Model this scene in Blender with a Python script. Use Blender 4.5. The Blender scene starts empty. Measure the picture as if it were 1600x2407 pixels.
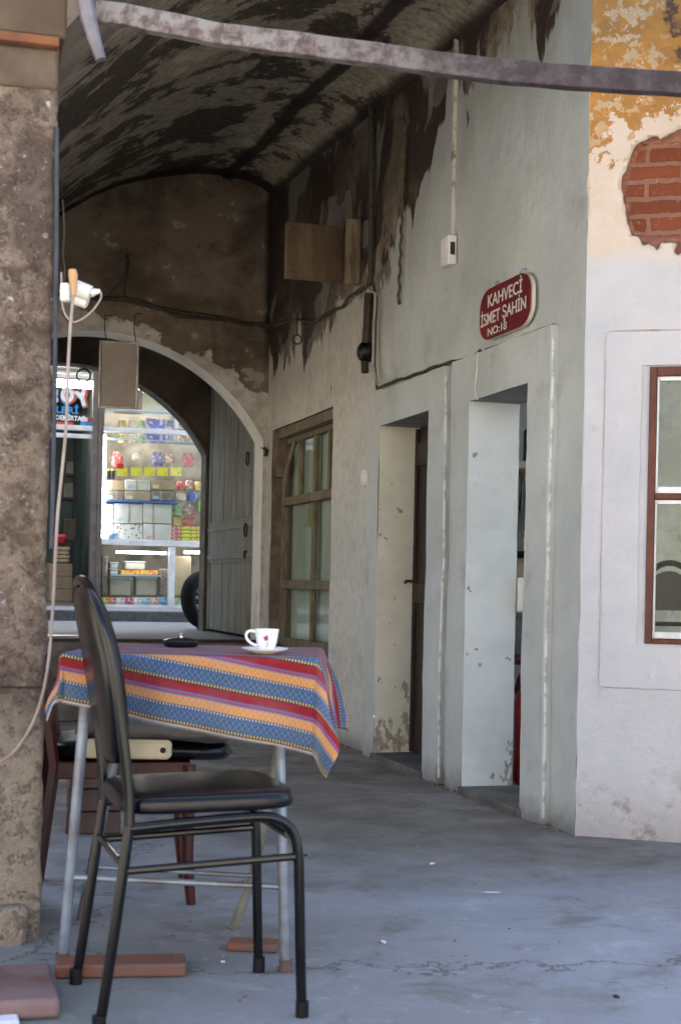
import bpy, math, random
from mathutils import Vector, noise
random.seed(7)
R_ = math.radians
sc = bpy.context.scene
# ---------------------------------------------------------------- camera, world, sun
H = 0.95; F = 3343.0; ROLL = R_(1.2); HZ = 1371.0
cam = bpy.data.objects.new('camera', bpy.data.cameras.new('camera')); sc.collection.objects.link(cam)
cam.location = (0, 0, H); cam.rotation_euler = (R_(90), -ROLL, 0)
cam.data.sensor_fit = 'VERTICAL'; cam.data.sensor_height = 36; cam.data.lens = F*36/2407
cam.data.shift_y = (HZ-1203.5)/2407; cam.data.clip_end = 400; cam.data.clip_start = 0.05
cam.data.dof.use_dof = True; cam.data.dof.focus_distance = 6.6; cam.data.dof.aperture_fstop = 6.3
sc.camera = cam
w = bpy.data.worlds.new("World"); sc.world = w; w.use_nodes = True
SUN_EL, SUN_AZ = 52, 12        # sun stands behind the vaulted building
sky = w.node_tree.nodes.new('ShaderNodeTexSky'); sky.sky_type = 'NISHITA'; sky.sun_disc = False
sky.sun_elevation = R_(SUN_EL); sky.sun_rotation = R_(SUN_AZ); sky.air_density = 1.0; sky.dust_density = 2.2; sky.ozone_density = 1.0
bg = w.node_tree.nodes['Background']; bg.inputs[1].default_value = 0.15
w.node_tree.links.new(sky.outputs[0], bg.inputs[0])
sl = bpy.data.lights.new('sun', 'SUN'); sl.energy = 5.0; sl.angle = R_(0.5); sl.color = (1, .93, .82)
so = bpy.data.objects.new('sun', sl); sc.collection.objects.link(so)
_d = Vector((math.sin(R_(SUN_AZ))*math.cos(R_(SUN_EL)), math.cos(R_(SUN_AZ))*math.cos(R_(SUN_EL)), math.sin(R_(SUN_EL))))
so.rotation_euler = _d.to_track_quat('Z', 'Y').to_euler()
sc.view_settings.view_transform = 'Standard'; sc.view_settings.look = 'None'
sc.view_settings.exposure = 2.15; sc.view_settings.gamma = 1
sc.render.engine = 'CYCLES'
sc.cycles.max_bounces = 9; sc.cycles.diffuse_bounces = 6; sc.cycles.transparent_max_bounces = 12
sc.cycles.caustics_reflective = False; sc.cycles.caustics_refractive = False

# ---------------------------------------------------------------- helpers
def lvl(u, v):
    dx, dy = u-800, v-HZ
    return ((dx*math.cos(ROLL)+dy*math.sin(ROLL))/F, (dx*math.sin(ROLL)-dy*math.cos(ROLL))/F)
def P(u, v, y):
    a, b = lvl(u, v); return Vector((a*y, y, H+b*y))
def G(u, v, z=0.0):
    a, b = lvl(u, v); y = (z-H)/b; return Vector((a*y, y, z))
def smoothp(pts, n=5):
    o = []
    P_ = [pts[0]]+list(pts)+[pts[-1]]
    for k in range(1, len(P_)-2):
        for q in range(n):
            t = q/n; a, b, c, d = P_[k-1], P_[k], P_[k+1], P_[k+2]
            o.append(.5*((2*b)+(c-a)*t+(2*a-5*b+4*c-d)*t*t+(3*b-a-3*c+d)*t**3))
    o.append(P_[-2]); return o
class Fr:
    """vertical plane: origin, unit direction along it, normal towards the viewer"""
    def __init__(s, o, d, n): s.o = Vector((o[0], o[1], 0)); s.d = Vector((d[0], d[1], 0)).normalized(); s.n = Vector((n[0], n[1], 0)).normalized()
    def pt(s, a, z, d=0.0): return s.o+s.d*a+s.n*d+Vector((0, 0, z))
    def px(s, u, v, d=0.0):
        a, b = lvl(u, v); o = s.o+s.n*d; n = s.n
        y = (n.x*o.x+n.y*o.y)/(n.x*a+n.y)
        p = Vector((a*y, y, 0)); return ((p-o).dot(s.d), H+b*y)
c_, s_ = .9578, .2873
C0 = (.917, 5.453)
A = Fr(C0, (-s_, c_), (-c_, -s_))          # long grey wall, a grows away from the viewer
K = A.pt(5.122, 0); E = Fr((K.x, K.y), (-c_, -s_), (s_, -c_))      # end wall with the arch, a grows to the left
RW = Fr(C0, (.966, -.258), (-.258, -.966))  # white wall on the right

WL = {}
def link(o): sc.collection.objects.link(o); return o
def tag(o, label=None, cat=None, group=None, kind=None):
    if label: o['label'] = label
    if cat: o['category'] = cat
    if group: o['group'] = group
    if kind: o['kind'] = kind
    return o
def thing(name, label, cat, loc, group=None):
    o = link(bpy.data.objects.new(name, None)); o.location = loc; o.empty_display_size = .1; WL[o] = Vector(loc)
    return tag(o, label, cat, group)
class MB:
    def __init__(s): s.v = []; s.f = []; s.uv = []
    def quad(s, pts, uvs=None):
        i = len(s.v); s.v += [Vector(p) for p in pts]; s.f.append(tuple(range(i, i+len(pts)))); s.uv.append(uvs)
        return s
    def faces(s, vs, fs):
        i = len(s.v); s.v += [Vector(p) for p in vs]
        for f in fs: s.f.append(tuple(k+i for k in f)); s.uv.append(None)
        return s
    def box8(s, p):   # p: 4 bottom then 4 top
        return s.faces(p, [(3, 2, 1, 0), (4, 5, 6, 7), (0, 1, 5, 4), (1, 2, 6, 5), (2, 3, 7, 6), (3, 0, 4, 7)])
    def fbox(s, fr, a0, a1, z0, z1, d0, d1):
        q = [fr.pt(a0, 0, d0), fr.pt(a1, 0, d0), fr.pt(a1, 0, d1), fr.pt(a0, 0, d1)]
        return s.box8([x+Vector((0, 0, z0)) for x in q]+[x+Vector((0, 0, z1)) for x in q])
    def box(s, c, size, rz=0, rx=0):
        x, y, z = [k/2 for k in size]; q = []
        for dz in (-z, z):
            for dx, dy in ((-x, -y), (x, -y), (x, y), (-x, y)):
                yy = dy*math.cos(rx)-dz*math.sin(rx); zz = dy*math.sin(rx)+dz*math.cos(rx)
                q.append(Vector((c[0]+dx*math.cos(rz)-yy*math.sin(rz), c[1]+dx*math.sin(rz)+yy*math.cos(rz), c[2]+zz)))
        return s.box8(q)
    def tube(s, path, r, n=10, cap=True, closed=False):
        path = [Vector(p) for p in path]; N = len(path); rs = r if isinstance(r, (list, tuple)) else [r]*N
        up = None; rings = []
        for i, p in enumerate(path):
            if closed: t = path[(i+1) % N]-path[i-1]
            else: t = path[min(i+1, N-1)]-path[max(i-1, 0)]
            t.normalize()
            if up is None: up = t.orthogonal().normalized()
            up = (up-t*up.dot(t)).normalized(); sd = t.cross(up)
            rings.append([p+(up*math.cos(a)+sd*math.sin(a))*rs[i] for a in [2*math.pi*k/n for k in range(n)]])
        base = len(s.v)
        for rg in rings: s.v += rg
        for i in range(N if closed else N-1):
            j = (i+1) % N
            for k in range(n):
                s.f.append((base+i*n+k, base+i*n+(k+1) % n, base+j*n+(k+1) % n, base+j*n+k)); s.uv.append(None)
        if cap and not closed:
            s.f.append(tuple(base+k for k in range(n))[::-1]); s.uv.append(None)
            s.f.append(tuple(base+(N-1)*n+k for k in range(n))); s.uv.append(None)
        return s
    def lathe(s, c, prof, n=24, axis=None, sx=1.0):
        c = Vector(c); z = Vector(axis).normalized() if axis else Vector((0, 0, 1)); x = z.orthogonal().normalized(); y = z.cross(x)
        base = len(s.v)
        for (r, h) in prof:
            for k in range(n):
                a = 2*math.pi*k/n; s.v.append(c+z*h+(x*math.cos(a)*sx+y*math.sin(a))*r)
        for i in range(len(prof)-1):
            for k in range(n):
                s.f.append((base+i*n+k, base+i*n+(k+1) % n, base+(i+1)*n+(k+1) % n, base+(i+1)*n+k)); s.uv.append(None)
        return s
    def prism(s, poly, ex):    # polygon (3-D points) extruded by vector
        ex = Vector(ex); n = len(poly); i = len(s.v)
        s.v += [Vector(p) for p in poly]+[Vector(p)+ex for p in poly]
        s.f.append(tuple(range(i, i+n))); s.uv.append(None); s.f.append(tuple(range(i+2*n-1, i+n-1, -1))); s.uv.append(None)
        for k in range(n): s.f.append((i+k, i+n+k, i+n+(k+1) % n, i+(k+1) % n)); s.uv.append(None)
        return s
    def jit(s, amp, sc_=6.0, seed=0.0):
        for k, p in enumerate(s.v):
            q = p*sc_+Vector((seed, seed*1.7, 0)); s.v[k] = p+Vector(noise.noise_vector(q))*amp
        return s
    def mesh(s, name, off, m, smooth=35):
        me = bpy.data.meshes.new(name); me.from_pydata([p-off for p in s.v], [], s.f)
        if any(s.uv):
            L = me.uv_layers.new(name='UVMap'); k = 0
            for pi, uv in zip(me.polygons, s.uv):
                for j in range(pi.loop_total):
                    if uv: L.data[pi.loop_start+j].uv = uv[j]
        me.materials.append(m)
        if smooth:
            for p in me.polygons: p.use_smooth = True
            me.set_sharp_from_angle(angle=R_(smooth))
        me.update(); return me
def part(name, mb, m, parent, label=None, bevel=0, smooth=35):
    off = WL[parent]; o = link(bpy.data.objects.new(name, mb.mesh(name, off, m, smooth)))
    o.parent = parent; WL[o] = off
    if bevel: bv(o, bevel)
    if label: o['label'] = label
    return o
def bv(o, wd, seg=2):
    b = o.modifiers.new('bevel', 'BEVEL'); b.width = wd; b.segments = seg; b.limit_method = 'ANGLE'; b.angle_limit = R_(40)
def solo(name, mb, m, label=None, cat=None, group=None, kind=None, bevel=0, smooth=35):
    xs = [p.x for p in mb.v]; ys = [p.y for p in mb.v]; zs = [p.z for p in mb.v]
    off = Vector(((min(xs)+max(xs))/2, (min(ys)+max(ys))/2, min(zs)))
    if kind == 'structure': off = Vector((0, 0, 0))
    o = link(bpy.data.objects.new(name, mb.mesh(name, off, m, smooth))); o.location = off; WL[o] = off
    if bevel: bv(o, bevel)
    return tag(o, label, cat, group, kind)
def text_mb(txt, fr, a, z, h, width=None, d=0.003, depth=.002, bold=0.0, flip=-1, rot=0, italic=0):
    """text in a vertical frame, left edge at a (flip=-1: the frame's a grows to the left)"""
    cu = bpy.data.curves.new('t', 'FONT'); cu.body = txt; cu.size = 1; cu.extrude = 0; cu.offset = bold; cu.resolution_u = 4
    ob = link(bpy.data.objects.new('t', cu)); dg = bpy.context.evaluated_depsgraph_get(); dg.update()
    me = bpy.data.meshes.new_from_object(ob.evaluated_get(dg))
    vs = [v.co.copy() for v in me.vertices]; fs = [tuple(p.vertices) for p in me.polygons]
    bpy.data.objects.remove(ob); x0 = min(v.x for v in vs); x1 = max(v.x for v in vs)
    cap = .73; k = h/cap; kx = k if width is None else width/(x1-x0)
    mb = MB(); out = []
    for v in vs:
        x = (v.x-x0)*kx+italic*v.y*k; y = v.y*k
        x, y = x*math.cos(rot)-y*math.sin(rot), x*math.sin(rot)+y*math.cos(rot)
        out.append(fr.pt(a+flip*x, z+y, d))
    mb.faces(out, fs)
    # give it a back so it has thickness
    e = {}
    for f in fs:
        for i in range(len(f)):
            q = (f[i], f[(i+1) % len(f)]); e[q] = 1
    n = len(out); mb2 = [p-fr.n*depth for p in out]
    i0 = len(mb.v); mb.v += mb2
    for (p, q) in e:
        if (q, p) not in e: mb.f.append((p, i0+p, i0+q, q)); mb.uv.append(None)
    return mb

# ---------------------------------------------------------------- materials
class NM:
    def __init__(s, name):
        s.m = bpy.data.materials.new(name); s.m.use_nodes = True; s.t = s.m.node_tree; s.b = s.t.nodes['Principled BSDF']
        s.b.inputs['Specular IOR Level'].default_value = .3
    def n(s, ty, **kw):
        x = s.t.nodes.new(ty)
        for k, v in kw.items(): setattr(x, k, v)
        return x
    def set(s, sock, v):
        if isinstance(v, bpy.types.NodeSocket): s.t.links.new(v, sock)
        elif isinstance(v, (tuple, list)): sock.default_value = tuple(v)+((1,) if len(v) == 3 and sock.type == 'RGBA' else ())
        else: sock.default_value = v
    def coord(s, which='Object', scale=None, rot=None):
        o = s.n('ShaderNodeTexCoord').outputs[which]
        if scale is None and rot is None: return o
        mp = s.n('ShaderNodeMapping'); s.t.links.new(o, mp.inputs[0])
        if scale: mp.inputs['Scale'].default_value = scale if isinstance(scale, tuple) else (scale,)*3
        if rot: mp.inputs['Rotation'].default_value = rot
        return mp.outputs[0]
    def noise(s, scale, vec=None, det=5, rough=.6, dist=0.0, col=False):
        x = s.n('ShaderNodeTexNoise'); s.set(x.inputs['Scale'], scale); s.set(x.inputs['Detail'], det); s.set(x.inputs['Roughness'], rough); s.set(x.inputs['Distortion'], dist)
        s.t.links.new(vec if vec else s.coord(), x.inputs['Vector']); return x.outputs['Color' if col else 'Fac']
    def vor(s, scale, vec=None, out='Distance', feat='F1'):
        x = s.n('ShaderNodeTexVoronoi', feature=feat); s.set(x.inputs['Scale'], scale); s.t.links.new(vec if vec else s.coord(), x.inputs['Vector']); return x.outputs[out]
    def mp(s, x, a, b, c=0.0, d=1.0, smooth=True):
        q = s.n('ShaderNodeMapRange', interpolation_type='SMOOTHSTEP' if smooth else 'LINEAR')
        s.set(q.inputs['Value'], x); s.set(q.inputs['From Min'], a); s.set(q.inputs['From Max'], b); s.set(q.inputs['To Min'], c); s.set(q.inputs['To Max'], d)
        return q.outputs[0]
    def ma(s, op, a, b=0.0):
        q = s.n('ShaderNodeMath', operation=op); s.set(q.inputs[0], a); s.set(q.inputs[1], b); return q.outputs[0]
    def mix(s, f, a, b):
        q = s.n('ShaderNodeMix', data_type='RGBA'); s.set(q.inputs[0], f); s.set(q.inputs[6], a); s.set(q.inputs[7], b); return q.outputs[2]
    def ramp(s, f, stops, const=False):
        q = s.n('ShaderNodeValToRGB'); cr = q.color_ramp
        if const: cr.interpolation = 'CONSTANT'
        while len(cr.elements) < len(stops): cr.elements.new(.5)
        for e, (p, c) in zip(cr.elements, stops): e.position = p; e.color = tuple(c)+(1,)
        s.set(q.inputs[0], f); return q.outputs[0]
    def sep(s, v):
        q = s.n('ShaderNodeSeparateXYZ'); s.t.links.new(v, q.inputs[0]); return q.outputs
    def comb(s, x, y, z=0.0):
        q = s.n('ShaderNodeCombineXYZ'); s.set(q.inputs[0], x); s.set(q.inputs[1], y); s.set(q.inputs[2], z); return q.outputs[0]
    def bump(s, h, st=.3, dist=.01):
        q = s.n('ShaderNodeBump'); s.set(q.inputs['Strength'], st); s.set(q.inputs['Distance'], dist); s.set(q.inputs['Height'], h)
        s.t.links.new(q.outputs[0], s.b.inputs['Normal'])
    def out(s, col, rough=.8, metal=0.0, spec=None):
        s.set(s.b.inputs['Base Color'], col); s.set(s.b.inputs['Roughness'], rough); s.set(s.b.inputs['Metallic'], metal)
        if spec is not None: s.b.inputs['Specular IOR Level'].default_value = spec
        return s.m
def simple(name, a, b=None, scale=8, rough=.7, bump=.15, metal=0, stretch=None, lo=.35, hi=.65, spec=.3, bd=.004):
    g = NM(name); b = b or tuple(k*.75 for k in a); vec = g.coord(scale=stretch) if stretch else g.coord()
    nz = g.noise(scale, vec); col = g.mix(g.mp(nz, lo, hi), a, b)
    g.bump(g.noise(scale*4, vec), bump, bd); return g.out(col, rough, metal, spec)
def emit(name, col, st):
    g = NM(name); g.b.inputs['Emission Color'].default_value = col+(1,); g.b.inputs['Emission Strength'].default_value = st; return g.out(col)
def glass(name, tint=(.9, .95, .93), refl=1.45, extra=.0, rough=.02):
    m = bpy.data.materials.new(name); m.use_nodes = True; t = m.node_tree; t.nodes.clear()
    o = t.nodes.new('ShaderNodeOutputMaterial'); mx = t.nodes.new('ShaderNodeMixShader'); tr = t.nodes.new('ShaderNodeBsdfTransparent'); gl = t.nodes.new('ShaderNodeBsdfGlossy')
    lw = t.nodes.new('ShaderNodeLayerWeight'); lw.inputs[0].default_value = .5; fr = t.nodes.new('ShaderNodeMath'); fr.operation = 'POWER'; t.links.new(lw.outputs['Facing'], fr.inputs[0]); fr.inputs[1].default_value = 5; ad = t.nodes.new('ShaderNodeMath'); ad.operation = 'ADD'; ad.use_clamp = True; ad.inputs[1].default_value = extra+((refl-1)/(refl+1))**2*.7
    t.links.new(fr.outputs[0], ad.inputs[0]); tr.inputs[0].default_value = tint+(1,); gl.inputs['Roughness'].default_value = rough
    t.links.new(ad.outputs[0], mx.inputs[0]); t.links.new(tr.outputs[0], mx.inputs[1]); t.links.new(gl.outputs[0], mx.inputs[2]); t.links.new(mx.outputs[0], o.inputs[0]); return m

def m_wallA():
    g = NM('grey_painted_plaster'); uv = g.coord('UV'); u, v, _ = g.sep(uv)
    big = g.noise(1.3, uv, 4); fine = g.noise(14, uv, 6); tiny = g.noise(70, uv, 4)
    grey = g.mix(g.mp(big, .35, .65), (.455, .475, .455), (.38, .40, .38))
    warm = g.mix(g.mp(fine, .4, .7), (.54, .515, .445), (.44, .415, .35))
    base = g.mix(g.mp(g.ma('ADD', u, g.ma('MULTIPLY', big, .6)), 2.4, 3.4), grey, warm)          # older paint far down the wall
    drip = g.noise(1, g.coord('UV', (3.6, .95, 1)), 8, .66, .3); drip2 = g.noise(1, g.coord('UV', (2.0, .9, 1)), 7, .68, .4)
    # height above which the soot has eaten the paint
    zb = g.mp(u, 1.4, 2.75, 3.36, 2.56)
    k = g.ma('ADD', g.ma('SUBTRACT', v, zb), g.ma('MULTIPLY', g.ma('SUBTRACT', drip, .47), 1.35))
    soot = g.mp(k, -.02, .03)
    sootc = g.mix(g.ma('MULTIPLY', g.mp(drip2, .50, .54), g.mp(u, 3.6, 2.7, .35, 1)), (.042, .026, .020), g.mix(g.mp(fine, .4, .6), (.19, .14, .09), (.27, .235, .175)))
    deep = g.mp(g.ma('ADD', k, g.ma('MULTIPLY', drip2, .5)), .1, .9)
    sootc = g.mix(g.ma('MULTIPLY', deep, .65), sootc, (.022, .014, .011))
    smear = g.mp(k, -.55, -.02, 0, .38)
    col = g.mix(smear, base, (.13, .115, .09)); col = g.mix(soot, col, sootc)
    chips = g.mp(g.noise(1, g.coord('UV', (17, 4.5, 1)), 3, .5, .3), .715, .73)
    far = g.mp(u, 2.6, 3.4); col = g.mix(g.ma('MULTIPLY', chips, far), col, (.14, .095, .07))
    drops = g.mp(g.noise(1, g.coord('UV', (42, 5, 1)), 2), .74, .78); col = g.mix(g.ma('MULTIPLY', drops, .55), col, (.55, .56, .54))
    foot = g.mp(g.ma('ADD', v, g.ma('MULTIPLY', fine, .16)), .07, .22, .75, 0); col = g.mix(foot, col, (.14, .125, .11))
    grime = g.mp(g.noise(3.2, uv, 6, .65), .52, .72, 0, .35); col = g.mix(grime, col, (.17, .155, .13))
    hgt = g.ma('ADD', g.ma('MULTIPLY', fine, .7), g.ma('MULTIPLY', g.noise(1, g.coord('UV', (30, 7, 1)), 3), .5)); patch = g.noise(2.1, uv, 3, .5, .6); col = g.mix(g.mp(patch, .56, .575, 0, .22), col, (.36, .37, .34)); scr = g.mp(g.noise(1, g.coord('UV', (60, 6, 1)), 3, .6), .66, .72, 0, .4); col = g.mix(g.ma('MULTIPLY', scr, g.mp(v, 2.2, 1.2)), col, (.62, .62, .60)); hgt = g.ma('SUBTRACT', hgt, g.ma('MULTIPLY', soot, .9)); hgt = g.ma('ADD', hgt, g.ma('MULTIPLY', g.mp(patch, .56, .575), .08)); hgt = g.ma('ADD', hgt, g.ma('MULTIPLY', drops, .8))
    g.bump(hgt, .55, .012); g.b.inputs['Coat Weight'].default_value = .0
    return g.out(col, .55, 0, .35)
def m_white():
    g = NM('white_limewash_wall'); uv = g.coord('UV'); u, v, _ = g.sep(uv)
    n1 = g.noise(2.0, uv, 5); n2 = g.noise(16, uv, 6, .7); n3 = g.noise(7, uv, 6, .7)
    base = g.mix(g.mp(n1, .3, .7), (.525, .52, .53), (.45, .455, .48))
    # old ochre wash high up, worn away to cream
    worn = g.mix(g.mp(n2, .45, .6), (.56, .47, .33), (.47, .33, .19))
    och = g.mix(g.mp(n3, .35, .65), (.46, .225, .05), (.32, .165, .05))
    h1 = g.ma('ADD', v, g.ma('ADD', g.ma('MULTIPLY', g.ma('SUBTRACT', n3, .5), 1.25), g.ma('MULTIPLY', g.ma('SUBTRACT', n2, .5), .5)))
    h1 = g.ma('SUBTRACT', h1, g.ma('MULTIPLY', u, .75))
    col = g.mix(g.mp(g.ma('ADD', v, g.ma('MULTIPLY', n1, .2)), 2.25, 2.36), base, g.mix(g.mp(n3, .3, .7), (.60, .52, .45), (.56, .47, .38)))
    col = g.mix(g.mp(h1, 2.60, 2.63), col, g.mix(g.mp(g.ma('ADD', g.ma('MULTIPLY', n2, .6), g.ma('MULTIPLY', g.noise(4.5, uv, 7, .75), .4)), .525, .55), och, worn))
    crack = g.mp(g.ma('ABSOLUTE', g.ma('SUBTRACT', g.ma('ADD', u, g.ma('MULTIPLY', n3, .35)), g.ma('SUBTRACT', g.ma('MULTIPLY', v, -.35), -1.57))), .004, .03, 1, 0)
    col = g.mix(g.ma('MULTIPLY', crack, g.mp(v, 2.83, 2.9)), col, (.10, .06, .04))
    # bare brick patch
    du = g.ma('SUBTRACT', u, .315); dv = g.ma('SUBTRACT', v, 2.455)
    at_ = g.n('ShaderNodeAttribute'); at_.attribute_name = 'patch'
    r = g.ma('ADD', g.ma('POWER', g.ma('ABSOLUTE', g.ma('DIVIDE', du, .172)), 3.0), g.ma('POWER', g.ma('ABSOLUTE', g.ma('DIVIDE', dv, .225)), 3.0))
    r = g.ma('ADD', at_.outputs['Fac'], g.ma('MULTIPLY', g.ma('SUBTRACT', n2, .5), .12))
    br = g.n('ShaderNodeTexBrick'); br.offset = .5; g.set(br.inputs['Scale'], 1.0); g.set(br.inputs['Brick Width'], .27); g.set(br.inputs['Row Height'], .066); g.set(br.inputs['Mortar Size'], .012); g.set(br.inputs['Mortar Smooth'], .3)
    wob = g.comb(g.ma('ADD', u, g.ma('MULTIPLY', n1, .1)), g.ma('ADD', v, g.ma('MULTIPLY', g.ma('SUBTRACT', n2, .5), .032)))
    g.t.links.new(wob, br.inputs['Vector']); g.set(br.inputs['Color1'], (.20, .052, .020)); g.set(br.inputs['Color2'], (.125, .032, .014)); g.set(br.inputs['Mortar'], (.22, .105, .07))
    edge = g.mp(r, .55, .8); bc = g.mix(edge, br.outputs['Color'], g.mix(g.mp(n2, .4, .6), (.27, .125, .085), (.19, .08, .055)))
    bc = g.mix(g.mp(g.noise(40, uv, 4), .6, .7, 0, .5), bc, (.30, .17, .11))
    pm = g.mp(r, .98, 1.02, 1, 0); col = g.mix(pm, col, bc)
    grime = g.mp(g.ma('ADD', v, g.ma('MULTIPLY', n3, .35)), .10, .45, .7, 0); col = g.mix(grime, col, (.30, .275, .265)); col = g.mix(g.ma('MULTIPLY', g.mp(g.noise(6, uv, 7, .75), .5, .6, 0, .6), g.mp(v, .35, .02)), col, (.17, .12, .095))
    spots = g.mp(g.noise(9, uv, 3), .70, .74, 0, .35); col = g.mix(spots, col, (.45, .42, .40))
    col = g.mix(g.ma('MULTIPLY', g.mp(g.noise(1.1, uv, 7, .65, .5), .48, .6, 0, .35), g.mp(v, 2.1, 1.4)), col, (.40, .385, .41)); col = g.mix(g.mp(g.noise(5, uv, 8, .75), .60, .68, 0, .35), col, (.34, .325, .32)); pk = g.mp(g.noise(1, g.coord('UV', (30, 5, 1)), 4), .68, .72, 0, .3); col = g.mix(pk, col, (.66, .64, .63))
    hg = g.ma('SUBTRACT', g.ma('ADD', g.ma('MULTIPLY', n2, .5), n1), g.ma('MULTIPLY', pm, g.ma('ADD', 1.2, br.outputs['Fac']))); g.bump(hg, .6, .02)
    return g.out(col, .8)
def m_endwall():
    g = NM('sooty_end_wall_plaster'); uv = g.coord('UV'); u, v, _ = g.sep(uv); n1 = g.noise(1.6, uv, 6, .65); n2 = g.noise(9, uv, 6); n3 = g.noise(3.2, uv, 5)
    dark = g.mix(g.mp(n1, .42, .58), (.085, .062, .044), (.165, .125, .09)); dark = g.mix(g.mp(n3, .60, .63), dark, (.26, .23, .18)); dark = g.mix(g.mp(n3, .40, .36), dark, (.075, .055, .043))
    lite = g.mix(g.mp(n2, .4, .6), (.46, .43, .38), (.34, .31, .265))
    dark = g.mix(g.mp(g.noise(.9, uv, 7, .7, .4), .50, .60, 0, .45), dark, (.22, .18, .14)); k = g.ma('ADD', g.ma('SUBTRACT', v, g.ma('MULTIPLY', u, .36)), g.ma('MULTIPLY', g.ma('SUBTRACT', n3, .5), 1.1))
    col = g.mix(g.mp(k, 2.33, 2.37), lite, dark)
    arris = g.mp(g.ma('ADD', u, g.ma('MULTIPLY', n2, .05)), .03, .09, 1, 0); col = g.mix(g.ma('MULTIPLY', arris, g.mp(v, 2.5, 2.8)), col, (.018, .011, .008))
    g.bump(g.ma('ADD', n1, g.ma('MULTIPLY', n2, .5)), .6, .02); return g.out(col, .9)
def m_vault():
    g = NM('sooty_vault_plaster'); uv = g.coord('UV'); u, v, _ = g.sep(uv)   # u: across (s), v: along (t from the end wall)
    st = g.noise(1, g.coord('UV', (3.2, 2.3, 1)), 9, .68, .3); st2 = g.noise(1, g.coord('UV', (1.3, 1.0, 1)), 6, .6, .3); fine = g.noise(24, uv, 5)
    k = g.ma('ADD', g.ma('ADD', g.ma('MULTIPLY', st, .62), g.ma('MULTIPLY', st2, .45)), g.ma('MULTIPLY', g.mp(u, .75, .45), .035))
    col = g.mix(g.mp(g.ma('ADD', k, g.ma('MULTIPLY', g.ma('SUBTRACT', g.noise(9, uv, 6, .75), .5), .16)), .520, .550), g.mix(g.mp(fine, .4, .6), (.042, .030, .023), (.080, .060, .044)), g.mix(g.mp(fine, .4, .6), (.30, .265, .20), (.20, .175, .13)))
    col = g.mix(g.mp(k, .62, .63), col, (.34, .32, .24))
    wob = g.ma('MULTIPLY', g.ma('SUBTRACT', st2, .5), .12)
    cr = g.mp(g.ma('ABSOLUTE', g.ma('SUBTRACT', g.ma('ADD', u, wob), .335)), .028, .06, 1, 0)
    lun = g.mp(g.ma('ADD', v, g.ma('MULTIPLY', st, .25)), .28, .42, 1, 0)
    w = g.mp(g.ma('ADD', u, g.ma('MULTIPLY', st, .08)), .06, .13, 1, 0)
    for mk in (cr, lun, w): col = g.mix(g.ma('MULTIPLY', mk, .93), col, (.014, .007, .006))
    g.bump(g.ma('ADD', k, g.ma('MULTIPLY', fine, .2)), .7, .03); return g.out(col, .9)
def m_floor():
    g = NM('worn_concrete_floor'); o = g.coord(); x9, y9, z9 = g.sep(o); n1 = g.noise(.55, o, 5, .6, .4); n2 = g.noise(3.5, o, 7, .65, .3); n3 = g.noise(38, o, 5, .7)
    col = g.mix(g.mp(n1, .38, .62), (.285, .30, .325), (.20, .202, .205)); col = g.mix(g.mp(n2, .52, .68, 0, .75), col, (.155, .145, .13)); col = g.mix(g.mp(n2, .42, .30, 0, .5), col, (.40, .425, .45))
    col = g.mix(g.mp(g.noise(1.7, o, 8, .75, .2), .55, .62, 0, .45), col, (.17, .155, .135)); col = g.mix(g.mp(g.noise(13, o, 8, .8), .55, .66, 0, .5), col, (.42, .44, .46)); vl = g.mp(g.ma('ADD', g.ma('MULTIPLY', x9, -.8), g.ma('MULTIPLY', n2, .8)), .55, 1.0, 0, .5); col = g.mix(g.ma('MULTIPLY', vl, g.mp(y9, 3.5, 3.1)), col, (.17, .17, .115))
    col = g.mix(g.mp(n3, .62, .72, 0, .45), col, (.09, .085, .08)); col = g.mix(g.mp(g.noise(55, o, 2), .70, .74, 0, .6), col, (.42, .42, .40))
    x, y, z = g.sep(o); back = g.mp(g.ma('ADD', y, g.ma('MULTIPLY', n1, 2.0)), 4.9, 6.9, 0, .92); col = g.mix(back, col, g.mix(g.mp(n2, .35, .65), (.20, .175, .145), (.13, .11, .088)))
    wv = g.comb(g.ma('ADD', x9, g.ma('MULTIPLY', g.noise(2.2, o, 6, .7), 1.1)), g.ma('ADD', y9, g.ma('MULTIPLY', g.noise(1.9, o, 6, .7), 1.1))); ck = g.vor(.42, wv, 'Distance', 'DISTANCE_TO_EDGE'); ckm = g.mp(ck, .001, .007, 1, 0); col = g.mix(g.ma('MULTIPLY', ckm, .6), col, (.07, .065, .06))
    g.bump(g.ma('SUBTRACT', g.ma('ADD', g.ma('MULTIPLY', n3, .5), n2), ckm), .5, .012); return g.out(col, g.mp(n2, .3, .7, .5, .8), 0, .3)
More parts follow.
